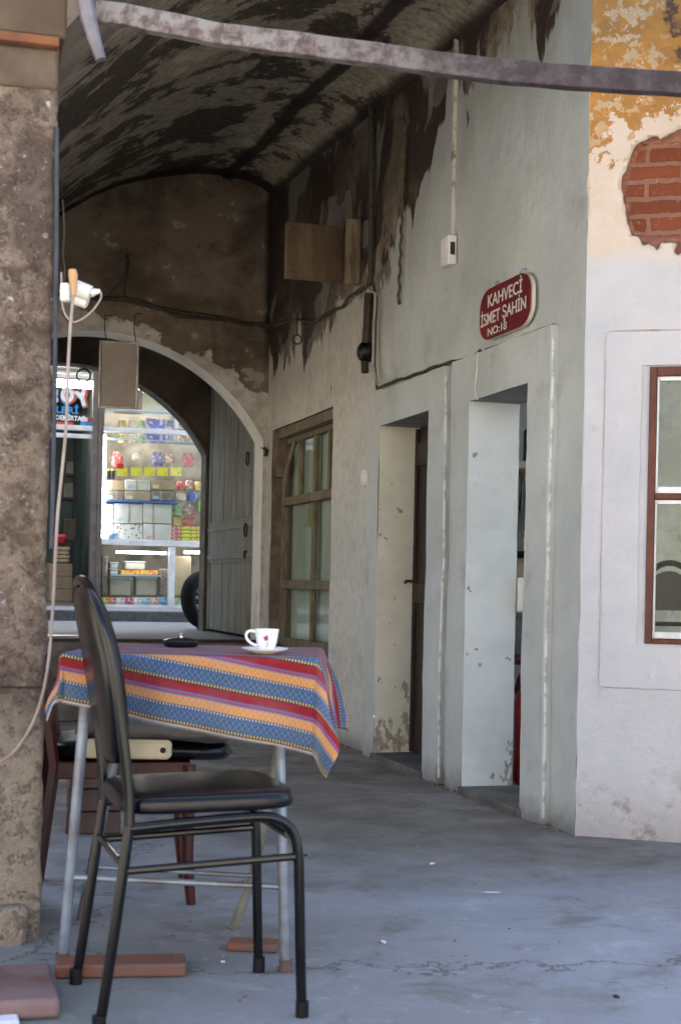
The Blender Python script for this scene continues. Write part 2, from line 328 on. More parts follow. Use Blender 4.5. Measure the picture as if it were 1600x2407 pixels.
def m_stone():
    g = NM('rough_brown_stone'); o = g.coord(); n0 = g.noise(2.2, o, 5, .6); n1 = g.noise(11, o, 6, .7, .4); n2 = g.noise(42, o, 5, .7); pit = g.mp(g.vor(38, g.noise(14, o, 3, .5, 0, True)), .05, .35); vv = g.mp(g.noise(30, o, 6, .8), .54, .62); x, y, z = g.sep(o)
    col = g.mix(g.mp(n1, .36, .62), (.085, .058, .043), (.225, .17, .13)); col = g.mix(g.mp(n0, .5, .68, 0, .7), col, (.30, .235, .165))
    col = g.mix(g.mp(n0, .44, .34, 0, .8), col, (.085, .06, .048)); col = g.mix(g.mp(n2, .58, .70, 0, .7), col, (.42, .37, .33)); col = g.mix(g.mp(n2, .42, .34, 0, .7), col, (.08, .055, .045))
    col = g.mix(g.mp(g.noise(7, o, 4), .66, .70, 0, .8), col, (.50, .48, .46))
    col = g.mix(g.mp(g.ma('ADD', z, g.ma('MULTIPLY', n0, .15)), .62, .72, .55, 0), col, (.36, .31, .26))
    col = g.mix(g.ma('MULTIPLY', vv, .38), col, (.31, .25, .195)); col = g.mix(g.mp(g.noise(19, o, 7, .8), .60, .68, 0, .45), col, (.06, .043, .036))
    jn = None
    for zz in (.66,): 
        q = g.mp(g.ma('ABSOLUTE', g.ma('SUBTRACT', g.ma('ADD', z, g.ma('MULTIPLY', n1, .012)), zz)), .003, .012, 1, 0); jn = q if jn is None else g.ma('MAXIMUM', jn, q)
    col = g.mix(g.ma('MULTIPLY', jn, .6), col, (.10, .075, .06))
    g.bump(g.ma('SUBTRACT', g.ma('ADD', g.ma('ADD', n1, g.ma('MULTIPLY', vv, .35)), g.ma('MULTIPLY', n2, 1.1)), jn), 1.0, .016); return g.out(col, .9)
def m_cloth():
    g = NM('woven_striped_cloth'); uv = g.coord('UV'); u, v, _ = g.sep(uv); PER = .100
    f = g.ma('FRACT', g.ma('DIVIDE', g.ma('SUBTRACT', v, .006), PER)); ye, bl, dk, orr, pu, rd = (.50, .38, .12), (.045, .095, .195), (.022, .022, .05), (.50, .235, .085), (.16, .045, .12), (.235, .016, .02)
    lb = (.075, .16, .30)
    base = g.ramp(f, [(0, dk), (.085, lb), (.10, bl), (.37, lb), (.385, dk), (.455, orr), (.675, lb), (.70, pu), (.745, lb), (.77, pu), (.80, rd)], True)
    base = g.mix(g.mp(f, .985, .99), base, dk)
    dot = g.mp(g.ma('SINE', g.ma('MULTIPLY', u, 2*math.pi/.0088)), -.15, .15); 
    c1 = g.mp(g.ma('ABSOLUTE', g.ma('SUBTRACT', f, .0425)), .030, .032, 1, 0); c2 = g.mp(g.ma('ABSOLUTE', g.ma('SUBTRACT', f, .42)), .023, .025, 1, 0)
    base = g.mix(g.ma('MULTIPLY', dot, c1), base, ye); base = g.mix(g.ma('MULTIPLY', dot, c2), base, (.45, .45, .48))
    c3 = g.mp(g.ma('ABSOLUTE', g.ma('SUBTRACT', f, .735)), .022, .024, 1, 0); base = g.mix(g.ma('MULTIPLY', g.ma('MULTIPLY', dot, c3), .8), base, (.50, .03, .07))
    dia = g.ma('ABSOLUTE', g.ma('SUBTRACT', g.ma('ABSOLUTE', g.ma('SUBTRACT', g.ma('FRACT', g.ma('DIVIDE', u, .017)), .5)), g.ma('MULTIPLY', g.ma('ABSOLUTE', g.ma('SUBTRACT', g.ma('FRACT', g.ma('DIVIDE', v, .017)), .5)), 1.0)))
    wide = g.ma('MAXIMUM', g.mp(g.ma('ABSOLUTE', g.ma('SUBTRACT', f, .235)), .11, .12, 1, 0), g.mp(g.ma('ABSOLUTE', g.ma('SUBTRACT', f, .565)), .09, .10, 1, 0))
    base = g.mix(g.ma('MULTIPLY', g.ma('MULTIPLY', g.mp(dia, .02, .07, 1, 0), wide), .22), base, (.75, .72, .62))
    hem = g.mp(v, .0035, .005, 1, 0); base = g.mix(hem, base, (.48, .46, .45)); base = g.mix(g.mp(g.noise(9, uv, 4), .4, .7, 0, .15), base, (.25, .24, .25)); base = g.mix(g.mp(g.noise(500, uv, 2), .4, .7, 0, .28), base, (.05, .05, .06))
    wv = g.ma('ADD', g.ma('MULTIPLY', g.ma('SINE', g.ma('MULTIPLY', u, 2*math.pi/.003)), .5), g.ma('SINE', g.ma('MULTIPLY', v, 2*math.pi/.0035))); g.bump(wv, .25, .0008)
    g.b.inputs['Sheen Weight'].default_value = 0
    return g.out(base, 1.0, 0, .02)
MAT_A = m_wallA(); MAT_W = m_white(); MAT_E = m_endwall(); MAT_V = m_vault(); MAT_F = m_floor(); MAT_S = m_stone(); MAT_C = m_cloth()
def m_cream(nm='cream_painted_jamb', ca=(.68, .665, .57), cb=(.58, .56, .46), zt=1.15):
    g = NM(nm); o = g.coord(); n1 = g.noise(2.5, o, 6, .65); n2 = g.noise(22, o, 4); x, y, z = g.sep(o)
    col = g.mix(g.mp(n1, .35, .65), ca, cb); k = g.mp(g.noise(1, g.coord(scale=(5, 5, 2.4)), 5, .7), .585, .60)
    col = g.mix(g.ma('MULTIPLY', g.ma('MULTIPLY', k, g.mp(z, zt, zt-.15)), .9), col, g.mix(g.mp(n2, .4, .6), (.24, .20, .15), (.33, .28, .21)))
    col = g.mix(g.mp(g.noise(16, o, 2), .70, .72, 0, .7), col, (.15, .12, .09)); g.bump(g.ma('SUBTRACT', n1, g.ma('MULTIPLY', k, .2)), .5, .01); return g.out(col, .75)
CREAM = m_cream()
PALE = m_cream('pale_painted_jamb', (.62, .66, .65), (.53, .57, .56), .32)
WORNLIT = simple('worn_lit_edge', (.60, .60, .58), (.36, .37, .35), 16, .6, .4, lo=.45, hi=.62)
BAND = simple('white_painted_arch_soffit', (.84, .81, .73), (.66, .63, .54), 5, .8, .5, lo=.5, hi=.7, bd=.01)
PWHITE = simple('white_gloss_paint', (.70, .70, .70), (.55, .54, .52), 9, .5)
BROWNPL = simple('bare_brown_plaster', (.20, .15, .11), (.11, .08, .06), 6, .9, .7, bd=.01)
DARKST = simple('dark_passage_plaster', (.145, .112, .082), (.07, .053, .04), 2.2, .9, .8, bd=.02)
def m_bar():
    g = NM('weathered_iron_shaded_right'); o = g.coord(); x, y, z = g.sep(o); n = g.noise(22, o, 7, .7); n2 = g.noise(5, o, 4); f = g.mp(g.ma('ADD', x, g.ma('MULTIPLY', n2, .5)), .55, 1.5)  # right end darkened in colour for weaker light; left end weathered pale
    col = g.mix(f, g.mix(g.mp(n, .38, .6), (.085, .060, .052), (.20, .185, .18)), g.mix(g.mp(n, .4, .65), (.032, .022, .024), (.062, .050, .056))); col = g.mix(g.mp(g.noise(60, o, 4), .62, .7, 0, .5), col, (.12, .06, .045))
    g.bump(n, .8, .006); return g.out(col, .65, .1)
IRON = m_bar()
DWOOD = simple('dark_brown_door_wood', (.040, .025, .017), (.022, .014, .010), 3, .6, .6, stretch=(12, 12, 1), bd=.004)
GWOOD = simple('grey_painted_planks', (.36, .355, .30), (.22, .215, .175), 3, .75, .6, stretch=(8, 8, .8), bd=.004)
WFRAME = simple('brown_window_wood', (.20, .17, .11), (.12, .095, .06), 5, .7, .5, stretch=(6, 6, 1.5))
PLY = simple('varnished_plywood', (.15, .095, .052), (.085, .053, .03), 2.5, .6, .3, stretch=(5, 5, 1))
PLY2 = simple('weathered_board', (.20, .15, .09), (.10, .07, .045), 6, .8, .4, stretch=(5, 5, 1))
BLK = simple('black_gloss_tube', (.0015, .0017, .002), (.004, .0042, .005), 9, .2, .03, spec=.35)
VINYL = simple('black_vinyl', (.0022, .0026, .0045), (.0016, .0018, .003), 14, .27, .25, spec=.32, bd=.002)
BLKP = simple('black_plastic', (.005, .005, .006), None, 20, .45, .1)
REDW = simple('dark_red_wood', (.060, .008, .006), (.03, .005, .004), 6, .4, .2, stretch=(4, 4, .7), spec=.45)
BLUEM = simple('pale_blue_steel_leg', (.22, .27, .345), (.15, .15, .165), 12, .35, .2, metal=.3)
CHINA = simple('white_porcelain', (.82, .82, .84), (.80, .80, .82), 5, .18, 0, spec=.5)
STEEL = simple('dark_polished_steel', (.10, .10, .11), (.05, .05, .06), 12, .22, .1, metal=.8)
BRIGHT = simple('bright_steel', (.6, .6, .62), None, 12, .25, .1, metal=.9)
CREAMP = simple('cream_plastic', (.60, .53, .38), (.52, .45, .31), 4, .4, .1)
GREYC = simple('grey_cushion_fabric', (.17, .16, .14), (.075, .07, .065), 5, .8, .4, stretch=(1, 1, 6))
TERRA = simple('terracotta_brick', (.21, .085, .055), (.15, .085, .07), 8, .85, .6, bd=.006)
TERRAD = simple('dark_brick', (.075, .042, .032), (.11, .07, .055), 8, .85, .6)  # darker brick tone for the stack behind the table
TERRA2 = simple('dusty_red_stone', (.15, .075, .068), (.21, .14, .135), 5, .8, .6, bd=.006)
SOCK = simple('white_plastic_socket', (.70, .69, .66), (.62, .60, .56), 12, .35, .1)
TANP = simple('tan_plug_plastic', (.50, .28, .13), (.42, .24, .12), 12, .5, .1)
CABLE = simple('grey_beige_cable', (.33, .28, .24), (.25, .2, .17), 10, .6, .1)
DCABLE = simple('sooty_cable', (.035, .027, .02), (.06, .05, .038), 30, .85, .5)
EDGEM = simple('blue_grey_shaded_edge', (.05, .056, .072), (.03, .034, .042), 10, .5, .3)
WPIPE = simple('old_white_trunking', (.50, .48, .42), (.20, .14, .09), 9, .6, .3, lo=.5, hi=.62)
RUST = simple('rusty_iron', (.045, .03, .024), (.02, .015, .012), 20, .7, .5)
SIGNR = simple('red_sign_enamel', (.15, .010, .014), (.10, .008, .011), 4, .45, .2)
SIGNW = simple('sign_letter_white', (.58, .54, .48), (.45, .42, .37), 40, .6, .1)
BOARD = simple('grey_brown_board', (.25, .21, .18), (.19, .16, .135), 3, .5, .15)
ALU = simple('bronze_aluminium_frame', (.42, .37, .31), (.26, .22, .18), 8, .4, .1, metal=.4)
RBROWN = simple('red_brown_window_paint', (.12, .035, .02), (.075, .02, .014), 7, .5, .4, stretch=(3, 3, 1))
WPVC = simple('white_pvc', (.75, .76, .75), None, 5, .4, .05)
REDP = simple('red_cylinder_paint', (.42, .015, .015), (.30, .012, .012), 4, .3, .1, spec=.5)
PAPER = simple('white_paper', (.7, .72, .76), None, 5, .8, .1)
GLS = glass('window_glass', (.93, .96, .95), 1.22, .0)
GLS2 = glass('dusty_old_glass', (.92, .95, .94), 1.4, .05, .06)
SGL = glass('shop_glass', (.95, .97, .96), 1.45, .0)

# ================================================================ SETTING
UZ = []
def grid(fr, us, zs, holes, dfun, step=.09, mb=None):
    mb = mb or MB()
    def sub(a):
        o = []
        for p, q in zip(a[:-1], a[1:]):
            n = max(1, int(round((q-p)/step))); o += [p+(q-p)*k/n for k in range(n)]
        return o+[a[-1]]
    U = sub(us); Z = sub(zs); idx = {}
    def V(i, j):
        if (i, j) not in idx:
            idx[(i, j)] = len(mb.v); d = dfun(U[i], Z[j]); UZ.append((U[i], Z[j]))
            nz = noise.noise(Vector((U[i]*2.3, Z[j]*2.3, 1)))*.008+noise.noise(Vector((U[i]*9, Z[j]*9, 4)))*.003
            wu = noise.noise(Vector((U[i]*.2, Z[j]*5, 9)))*.008+noise.noise(Vector((U[i]*.2, Z[j]*17, 9)))*.004
            mb.v.append(fr.pt(U[i]+wu, Z[j], d+nz))
        return idx[(i, j)]
    for i in range(len(U)-1):
        for j in range(len(Z)-1):
            cu = (U[i]+U[i+1])/2; cz = (Z[j]+Z[j+1])/2
            if any(h[0] < cu < h[1] and h[2] < cz < h[3] for h in holes): continue
            mb.f.append((V(i, j), V(i+1, j), V(i+1, j+1), V(i, j+1))); mb.uv.append([(U[a], Z[b]) for a, b in ((i, j), (i+1, j), (i+1, j+1), (i, j+1))])
    return mb
# floor
mb = MB(); N = 60
mb.quad([(-60, -60, -.004), (60, -60, -.004), (60, 60, -.004), (-60, 60, -.004)])
solo('ground', mb, simple('ground_earth', (.2, .19, .18)), kind='structure')
mb = MB()
xs = [-6+.2*i for i in range(61)]; ys = [-9+.2*i for i in range(97)]
vs = [(x, y, noise.noise(Vector((x*.9, y*.9, 0)))*.006+noise.noise(Vector((x*4, y*4, 0)))*.0015) for y in ys for x in xs]
mb.faces(vs, [(j*61+i, j*61+i+1, (j+1)*61+i+1, (j+1)*61+i) for j in range(96) for i in range(60)])
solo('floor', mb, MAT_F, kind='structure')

# ---- long grey wall
D1 = (1.622, 2.388, 0, 1.81); D2 = (.446, 1.093, 0, 1.793); WN = (3.42, 4.96, .50, 2.035)
def dA(t, z):
    if z > 2.0005: return 0
    if .242 <= t <= 1.302 or 1.417 <= t <= 2.586: return .036
    return 0
us = [0, .2415, .242, D2[0], D2[1], 1.302, 1.3025, 1.4165, 1.417, D1[0], D1[1], 2.586, 2.5865, WN[0], WN[1], 5.2]
zs = [0, .5, 1.793, 1.81, 2.0, 2.001, 2.035, 4.4]
wallA = thing('grey_wall', 'long grey plaster wall with two doorways and a window, sooty and peeling at the top', 'wall', A.pt(2.5, 0))
part('wall_face', grid(A, us, zs, [D1, D2, WN], dA), MAT_A, wallA, smooth=50)
def reveal(h, depth, m, d0=.035, top=True, z0=0.0, name='door_jamb', par=wallA, fr=A):
    mb = MB(); n = 40
    def pt(a, z, d): return fr.pt(a+noise.noise(Vector((a*.2, z*5, 9)))*.008+noise.noise(Vector((a*.2, z*17, 9)))*.004, z, d)
    for k in range(n):
        za = h[2]+(h[3]-h[2])*k/n; zb = h[2]+(h[3]-h[2])*(k+1)/n
        for a in (h[0], h[1]): mb.quad([pt(a, za, d0), pt(a, zb, d0), pt(a, zb, -depth), pt(a, za, -depth)])
    part(name, mb, m, par, smooth=0)
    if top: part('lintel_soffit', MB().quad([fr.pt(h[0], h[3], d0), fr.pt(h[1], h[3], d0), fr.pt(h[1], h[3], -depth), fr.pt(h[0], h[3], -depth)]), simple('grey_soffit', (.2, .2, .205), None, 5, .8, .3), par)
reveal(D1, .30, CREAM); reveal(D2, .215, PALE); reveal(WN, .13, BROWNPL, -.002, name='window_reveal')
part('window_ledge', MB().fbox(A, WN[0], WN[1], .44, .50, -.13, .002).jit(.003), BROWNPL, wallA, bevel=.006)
# wooden lintel over the window and bare stone at its far side
part('wooden_lintel', MB().fbox(A, WN[0]+.01, WN[1]-.12, 1.965, 2.03, -.1, -.012).jit(.004), WFRAME, wallA, bevel=.004)
q = A.px(638, 1063)
part('bare_stone', MB().fbox(A, 4.86, 4.99, 1.70, 2.0, -.12, -.02).jit(.01, 8), BROWNPL, wallA, bevel=.01)
for t0, nm9 in ((.242, 'near'), (1.417, 'far')):
    part('lit_arris', MB().tube([A.pt(t0+.003+noise.noise(Vector((t0*.2, z*5, 9)))*.008+noise.noise(Vector((t0*.2, z*17, 9)))*.004, z, .022+noise.noise(Vector((t0*2.3, z*2.3, 1)))*.008) for z in [.03+.06*k for k in range(33)]], .0085, 8), WORNLIT, wallA)  # white step edge: light caught by the arris, put into its colour
# thresholds
for h in (D1, D2):
    part('threshold', MB().fbox(A, h[0]-.02, h[1]+.02, -.02, .035, -.45, .05).jit(.006, 5), simple('worn_threshold', (.13, .12, .105), (.08, .072, .062), 6, .85, .5), wallA, bevel=.012)
# crumbled foot of the wall
mb = MB()
for a in [random.choice([random.uniform(0, .47), random.uniform(1.1, 1.64), random.uniform(2.4, 3.4)]) for _ in range(60)]:
    for _ in range(1):
        p = A.pt(a+random.uniform(-.05, .06), 0, random.uniform(.01, .05)); r = random.uniform(.003, .011); mb.box((p.x, p.y, r*.4), (r*2, r*1.6, r), random.uniform(0, 3))
part('crumbled_plaster', mb.jit(.004, 30), BROWNPL, wallA)
# dado groove + window room partition
# ---- room behind wall (roof left off so that sky light brightens the inside)
room = thing('back_room', 'pale blotched wall of the room seen through the window on the right', 'room', RW.pt(1.4, 0, -1.9))
def m_room():
    g = NM('blotched_cream_room_wall'); o = g.coord(); n = g.noise(3, o, 6, .7); col = g.mix(g.mp(n, .4, .6), (.82, .82, .70), (.62, .64, .54)); x, y, z = g.sep(o)
    col = g.mix(g.mp(g.noise(9, o, 5), .58, .62, 0, .5), col, (.33, .33, .27)); g.bump(n, .4, .01); return g.out(col, .8)
ROOMW = m_room()
part('back_wall', MB().fbox(RW, -.72, 3.2, 0, 3.0, -2.0, -1.85), ROOMW, room)
part('room_floor', MB().fbox(RW, .35, 3.2, -.02, .02, -1.85, -.23), TERRA2, room)
# ---- end wall with arch
def arch_z(s, sc0, hw, zs, zc):
    rise = zc-zs; Rr = (hw*hw+rise*rise)/(2*rise); return zc-Rr+math.sqrt(max(0, Rr*Rr-(s-sc0)**2))
def arch_wall(par, fr, s0, s1, zt, sc0, hw, zs, zc, d0, d1, m, msof, z0=0.0, front='wall_face', sofname='arch_soffit', back=True, full=False):
    n = 44; ss = [s0]+[sc0-hw+2*hw*k/n for k in range(n+1)]+[s1]
    mb = MB(); nr = 12
    for k in range(len(ss)-1):
        a, b = ss[k], ss[k+1]; op = 0 < k < len(ss)-2
        za = arch_z(a, sc0, hw, zs, zc) if op or k else z0; zb = arch_z(b, sc0, hw, zs, zc)
        if k == 0 or k == len(ss)-2: za = zb = z0
        sub = 1 if op else max(1, int((b-a)/.15)); 
        for ds in ((d0, 1), (d1, -1)):
            if ds[1] < 0 and not back: continue
            for q in range(sub):
                a2 = a+(b-a)*q/sub; b2 = a+(b-a)*(q+1)/sub
                for j in range(nr):
                    pa = za+(zt-za)*j/nr; pa1 = za+(zt-za)*(j+1)/nr; pb = zb+(zt-zb)*j/nr; pb1 = zb+(zt-zb)*(j+1)/nr
                    pts = [(a2, pa), (b2, pb), (b2, pb1), (a2, pa1)]
                    mb.quad([fr.pt(x, z, ds[0]) for x, z in pts], pts)
    if full:
        mb.quad([fr.pt(s0, z0, d0), fr.pt(s0, z0, d1), fr.pt(s0, zt, d1), fr.pt(s0, zt, d0)]); mb.quad([fr.pt(s1, z0, d0), fr.pt(s1, z0, d1), fr.pt(s1, zt, d1), fr.pt(s1, zt, d0)])
    part(front, mb, m, par, smooth=0)
    path = [(sc0-hw, z0+(zs-z0)*k/12) for k in range(13)]+[(s, arch_z(s, sc0, hw, zs, zc)) for s in ss[2:-2]]+[(sc0+hw, z0+(zs-z0)*k/12) for k in range(12, -1, -1)]
    mb = MB(); wob = [noise.noise(Vector((p[0]*4, p[1]*4, 7)))*.012 for p in path]
    for k in range(len(path)-1):
        (a, b), (c, d) = path[k], path[k+1]; mb.quad([fr.pt(a, b+wob[k]*0, d0+.003+wob[k]), fr.pt(c, d, d0+.003+wob[k+1]), fr.pt(c, d, d1), fr.pt(a, b, d1)])
    part(sofname, mb, msof, par, smooth=60)
endw = thing('arched_end_wall', 'sooty end wall pierced by a round arch with a white painted inner edge', 'wall', E.pt(1.2, 0))
arch_wall(endw, E, -.3, 3.2, 4.4, 1.23, 1.2, 1.98, 2.69, 0, -.27, MAT_E, BAND)
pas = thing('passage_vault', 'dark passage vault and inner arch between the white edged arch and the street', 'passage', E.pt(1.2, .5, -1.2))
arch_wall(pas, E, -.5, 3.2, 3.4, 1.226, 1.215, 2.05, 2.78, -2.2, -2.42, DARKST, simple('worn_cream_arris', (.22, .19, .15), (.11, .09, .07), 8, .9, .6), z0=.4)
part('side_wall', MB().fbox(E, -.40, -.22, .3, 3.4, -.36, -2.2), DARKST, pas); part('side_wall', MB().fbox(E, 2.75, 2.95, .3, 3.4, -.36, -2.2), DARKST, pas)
# barrel over the recess
mb = MB(); n = 20
for k in range(n):
    a, b = [-.22+2.97*x/n for x in (k, k+1)]; za, zb = [2.25+.78*math.sqrt(max(0, 1-((x-1.26)/1.49)**2)) for x in (a, b)]
    mb.quad([E.pt(a, za, -.36), E.pt(b, zb, -.36), E.pt(b, zb, -2.19), E.pt(a, za, -2.19)])
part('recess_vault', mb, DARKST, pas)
# step up to the street
solo('stone_step', MB().fbox(E, -.3, 3.0, 0, .26, .62, -.1).fbox(E, -.3, 3.0, .26, .505, .30, -.1).jit(.004), simple('step_stone', (.15, .13, .11), (.08, .07, .06), 5, .85, .5), 'dark worn steps under the arch, leading up to the street', 'steps', bevel=.012)
PAV = NM('grey_street_paving'); br = PAV.n('ShaderNodeTexBrick'); PAV.set(br.inputs['Scale'], 4.0); PAV.t.links.new(PAV.coord(), br.inputs['Vector']); PAV.set(br.inputs['Color1'], (.36, .37, .38)); PAV.set(br.inputs['Color2'], (.28, .29, .30)); PAV.set(br.inputs['Mortar'], (.14, .14, .14)); PAV.set(br.inputs['Mortar Size'], .018); PAV = PAV.out(br.outputs['Color'], .7)
solo('road', MB().fbox(E, -9, 10, .3, .505, -.1, -4.9), PAV, kind='structure')
solo('pavement', MB().fbox(E, -9, 10, .2, .612, -4.9, -6.80), simple('pavement_concrete', (.32, .32, .33), (.24, .24, .24), 5, .8, .3), kind='structure', bevel=.012)
solo('kerb', MB().fbox(E, -9, 10, .2, .614, -4.74, -4.897), simple('dark_kerb', (.085, .085, .09), (.13, .13, .135), 22, .8, .6), kind='structure', bevel=.012)
solo('wooden_threshold', MB().fbox(E, .0, 2.45, .44, .525, -.08, .06).jit(.003), DWOOD, 'dark wooden sill beam lying across the foot of the arch', 'sill', bevel=.008)

# ---- vault over the bay
vt = thing('vaulted_ceiling', 'soot blackened vault with peeling olive plaster over the passage', 'ceiling', A.pt(2.5, 3.6))
prof = [(-.03, 3.73), (0, 3.76), (.08, 3.815), (.16, 3.845), (.25, 3.862), (.335, 3.845), (.40, 3.872), (.55, 3.868), (.73, 3.84), (.92, 3.79), (1.1, 3.72), (1.3, 3.62), (1.48, 3.5), (1.7, 3.32), (1.9, 3.13), (2.1, 2.88)]
mb = MB(); L = 5.4; nt = 54
rows = []
for j in range(nt+1):
    t = L*j/nt
    for (s, z) in prof:
        zz = z-.055*t+noise.noise(Vector((s*3, t*1.2, 2)))*.02+noise.noise(Vector((s*9, t*9, 2)))*.006
        mb.v.append(E.pt(s, zz, t))
m_ = len(prof)
for j in range(nt):
    for i in range(m_-1):
        mb.f.append((j*m_+i, j*m_+i+1, (j+1)*m_+i+1, (j+1)*m_+i)); mb.uv.append([(prof[a][0], L*b/nt) for a, b in ((i, j), (i+1, j), (i+1, j+1), (i, j+1))])
part('vault', mb, MAT_V, vt, smooth=60)
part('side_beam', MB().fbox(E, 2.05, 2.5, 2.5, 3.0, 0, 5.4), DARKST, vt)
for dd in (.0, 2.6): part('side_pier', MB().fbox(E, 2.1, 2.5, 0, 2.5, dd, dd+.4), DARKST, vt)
CREX = simple('cream_outer_plaster', (.72, .66, .56), (.65, .60, .50), .8, .85, .3)
part('shade_storey', MB().fbox(E, -6, 2.6, 4.45, 6.0, -2.6, 4.6), CREX, vt)  # unseen mass added over the vault to hold off sun and sky
# ---- right white wall
WR = (.262, 1.15, .765, 1.775)
def dR(a, z):
    d = 0
    if .2 < a < 1.25 and .72 < z < 1.82: d -= .006
    return d
wr = thing('white_wall', 'white wall with worn ochre top, bare brick patch and a brown framed window', 'wall', RW.pt(1.2, 0))
us = [0, .077, .080]+[.10+.014*k for k in range(9)]+[.216, .2165]+[.23, .246, WR[0]]+[.28+.02*k for k in range(15)]+[WR[1], 1.25, 1.2505, 3.2]
zs = [0, .575, .578, .735, .7355, WR[2], WR[3], 1.80, 1.8005, 1.93, 1.933]+[2.18+.016*k for k in range(34)]+[2.8, 4.6]
def rP(a, z):
    r = abs((a-.322)/.180)**3+abs((z-2.455)/.222)**3
    return r+noise.noise(Vector((a*9, z*9, 5)))*.55+noise.noise(Vector((a*25, z*25, 5)))*.25
def dR(a, z):
    if .2165 <= a <= 1.25 and .7355 <= z <= 1.80: return -.007
    if .080 <= a <= 1.4 and .578 <= z <= 1.93: return .004
    if 2.1 < z < 2.8 and a < .7:
        t = max(0, min(1, (1.06-rP(a, z))/.12)); return -.034*t
    return 0
UZ.clear(); ow = part('wall_face', grid(RW, us, zs, [WR], dR), MAT_W, wr, smooth=50)
pa_ = ow.data.attributes.new('patch', 'FLOAT', 'POINT')
for k, (a, z) in enumerate(UZ): pa_.data[k].value = min(9, rP(a, z))
reveal(WR, .09, PWHITE, -.006, name='window_reveal', par=wr, fr=RW)
# groove of the painted panel: thin reddish incised line
GRV = simple('reddish_incised_line', (.30, .12, .09), (.45, .38, .36), 7, .9, .2, lo=.4, hi=.55)
def rline(pts, r): return MB().tube([RW.pt(a, z, .0035+noise.noise(Vector((a*2.3, z*2.3, 1)))*.008) for a, z in pts], r, 6)
pl = [(.10, 1.935), (1.5, 1.935)]; pl = [(.10+1.4*k/30, 1.933+noise.noise(Vector((k*.3, 0, 0)))*.003) for k in range(31)]
part('panel_line', rline(pl[::-1]+[(.085, 1.925), (.079, 1.90)], .0032), GRV, wr)
part('panel_line', rline([(.079+noise.noise(Vector((0, k*.4, 2)))*.003, 1.9-(1.9-.61)*k/40) for k in range(41)]+[(.083, .585), (.10, .577)]+[(.12+1.3*k/20, .576) for k in range(21)], .0026), simple('grey_incised_line', (.36, .33, .32), (.5, .47, .45), 9, .9, .2), wr)
# window in the white wall
wf = thing('brown_window', 'two pane window with red brown wooden frame and white inner sashes in the white wall', 'window', RW.pt(.7, .76))
fm = MB(); fm.fbox(RW, .245, .272, .745, 1.795, -.06, .004).fbox(RW, 1.14, 1.17, .745, 1.795, -.06, .004).fbox(RW, .272, 1.14, 1.76, 1.795, -.06, .004).fbox(RW, .272, 1.14, .745, .765, -.06, .004).fbox(RW, .272, 1.14, 1.292, 1.315, -.06, .002)
part('frame', fm.jit(.0025, 9), RBROWN, wf, bevel=.003)
for (z0, z1) in ((.765, 1.292), (1.315, 1.76)):
    s = MB().fbox(RW, .273, .281, z0, z1, -.055, -.015).fbox(RW, .70, .712, z0, z1, -.055, -.015).fbox(RW, .281, 1.13, z1-.017, z1-.001, -.055, -.012).fbox(RW, .281, 1.13, z0+.001, z0+.026, -.055, -.010)
    o = part('sash', s, WPVC, wf, bevel=.002)
    part('pane', MB().fbox(RW, .281, 1.13, z0+.026, z1-.017, -.040, -.036), GLS, o, smooth=0)

# ---- stone pillar and portico arch on the left
PF = Fr((-.765, 3.72), (-.965, -.262), (.262, -.965))
pil = thing('stone_pillar', 'rough weathered stone pillar at the left edge, carrying the arch', 'pillar', PF.pt(.35, 0, -.25))
mb = MB(); zz_ = [-.02+.022*k for k in range(108)]
def pj(p): return p+Vector(noise.noise_vector(p*7))*.006+Vector(noise.noise_vector(p*19))*.0045+Vector(noise.noise_vector(p*45))*.003
ringp = [(0.012, 0), (.0, -.012)]+[(0, -.06*k) for k in range(1, 9)]+[(.85, -.48), (.85, 0)]+[(.85-.022*k, 0) for k in range(1, 38)]
for z in zz_:
    for a, d in ringp: mb.v.append(pj(PF.pt(a, z, d)))
nr = len(ringp)
for j in range(len(zz_)-1):
    for i in range(nr): mb.f.append((j*nr+i, j*nr+(i+1) % nr, (j+1)*nr+(i+1) % nr, (j+1)*nr+i)); mb.uv.append(None)
part('shaft', mb, MAT_S, pil, smooth=60)
part('capital', MB().fbox(PF, -.0, .9, 2.22, 2.325, -.50, .012).jit(.007, 6), simple('capital_stone', (.13, .095, .068), (.085, .062, .045), 7, .9, .7, bd=.01), pil, bevel=.01)
part('impost', MB().fbox(PF, -.02, .9, 2.354, 2.95, -.3, .016).jit(.006, 6), simple('brown_plaster_block', (.11, .078, .052), (.075, .052, .036), 4, .9, .5, bd=.01), pil, bevel=.008)
part('brick_course', MB().fbox(PF, .0, .9, 2.327, 2.352, -.1, .034).jit(.002, 6), simple('orange_brick', (.21, .085, .035), (.13, .055, .03), 9, .85, .5), pil, bevel=.004)
part('footing', MB().fbox(PF, .04, .9, -.02, .10, -.5, .05).jit(.012, 7), MAT_S, pil, bevel=.015)
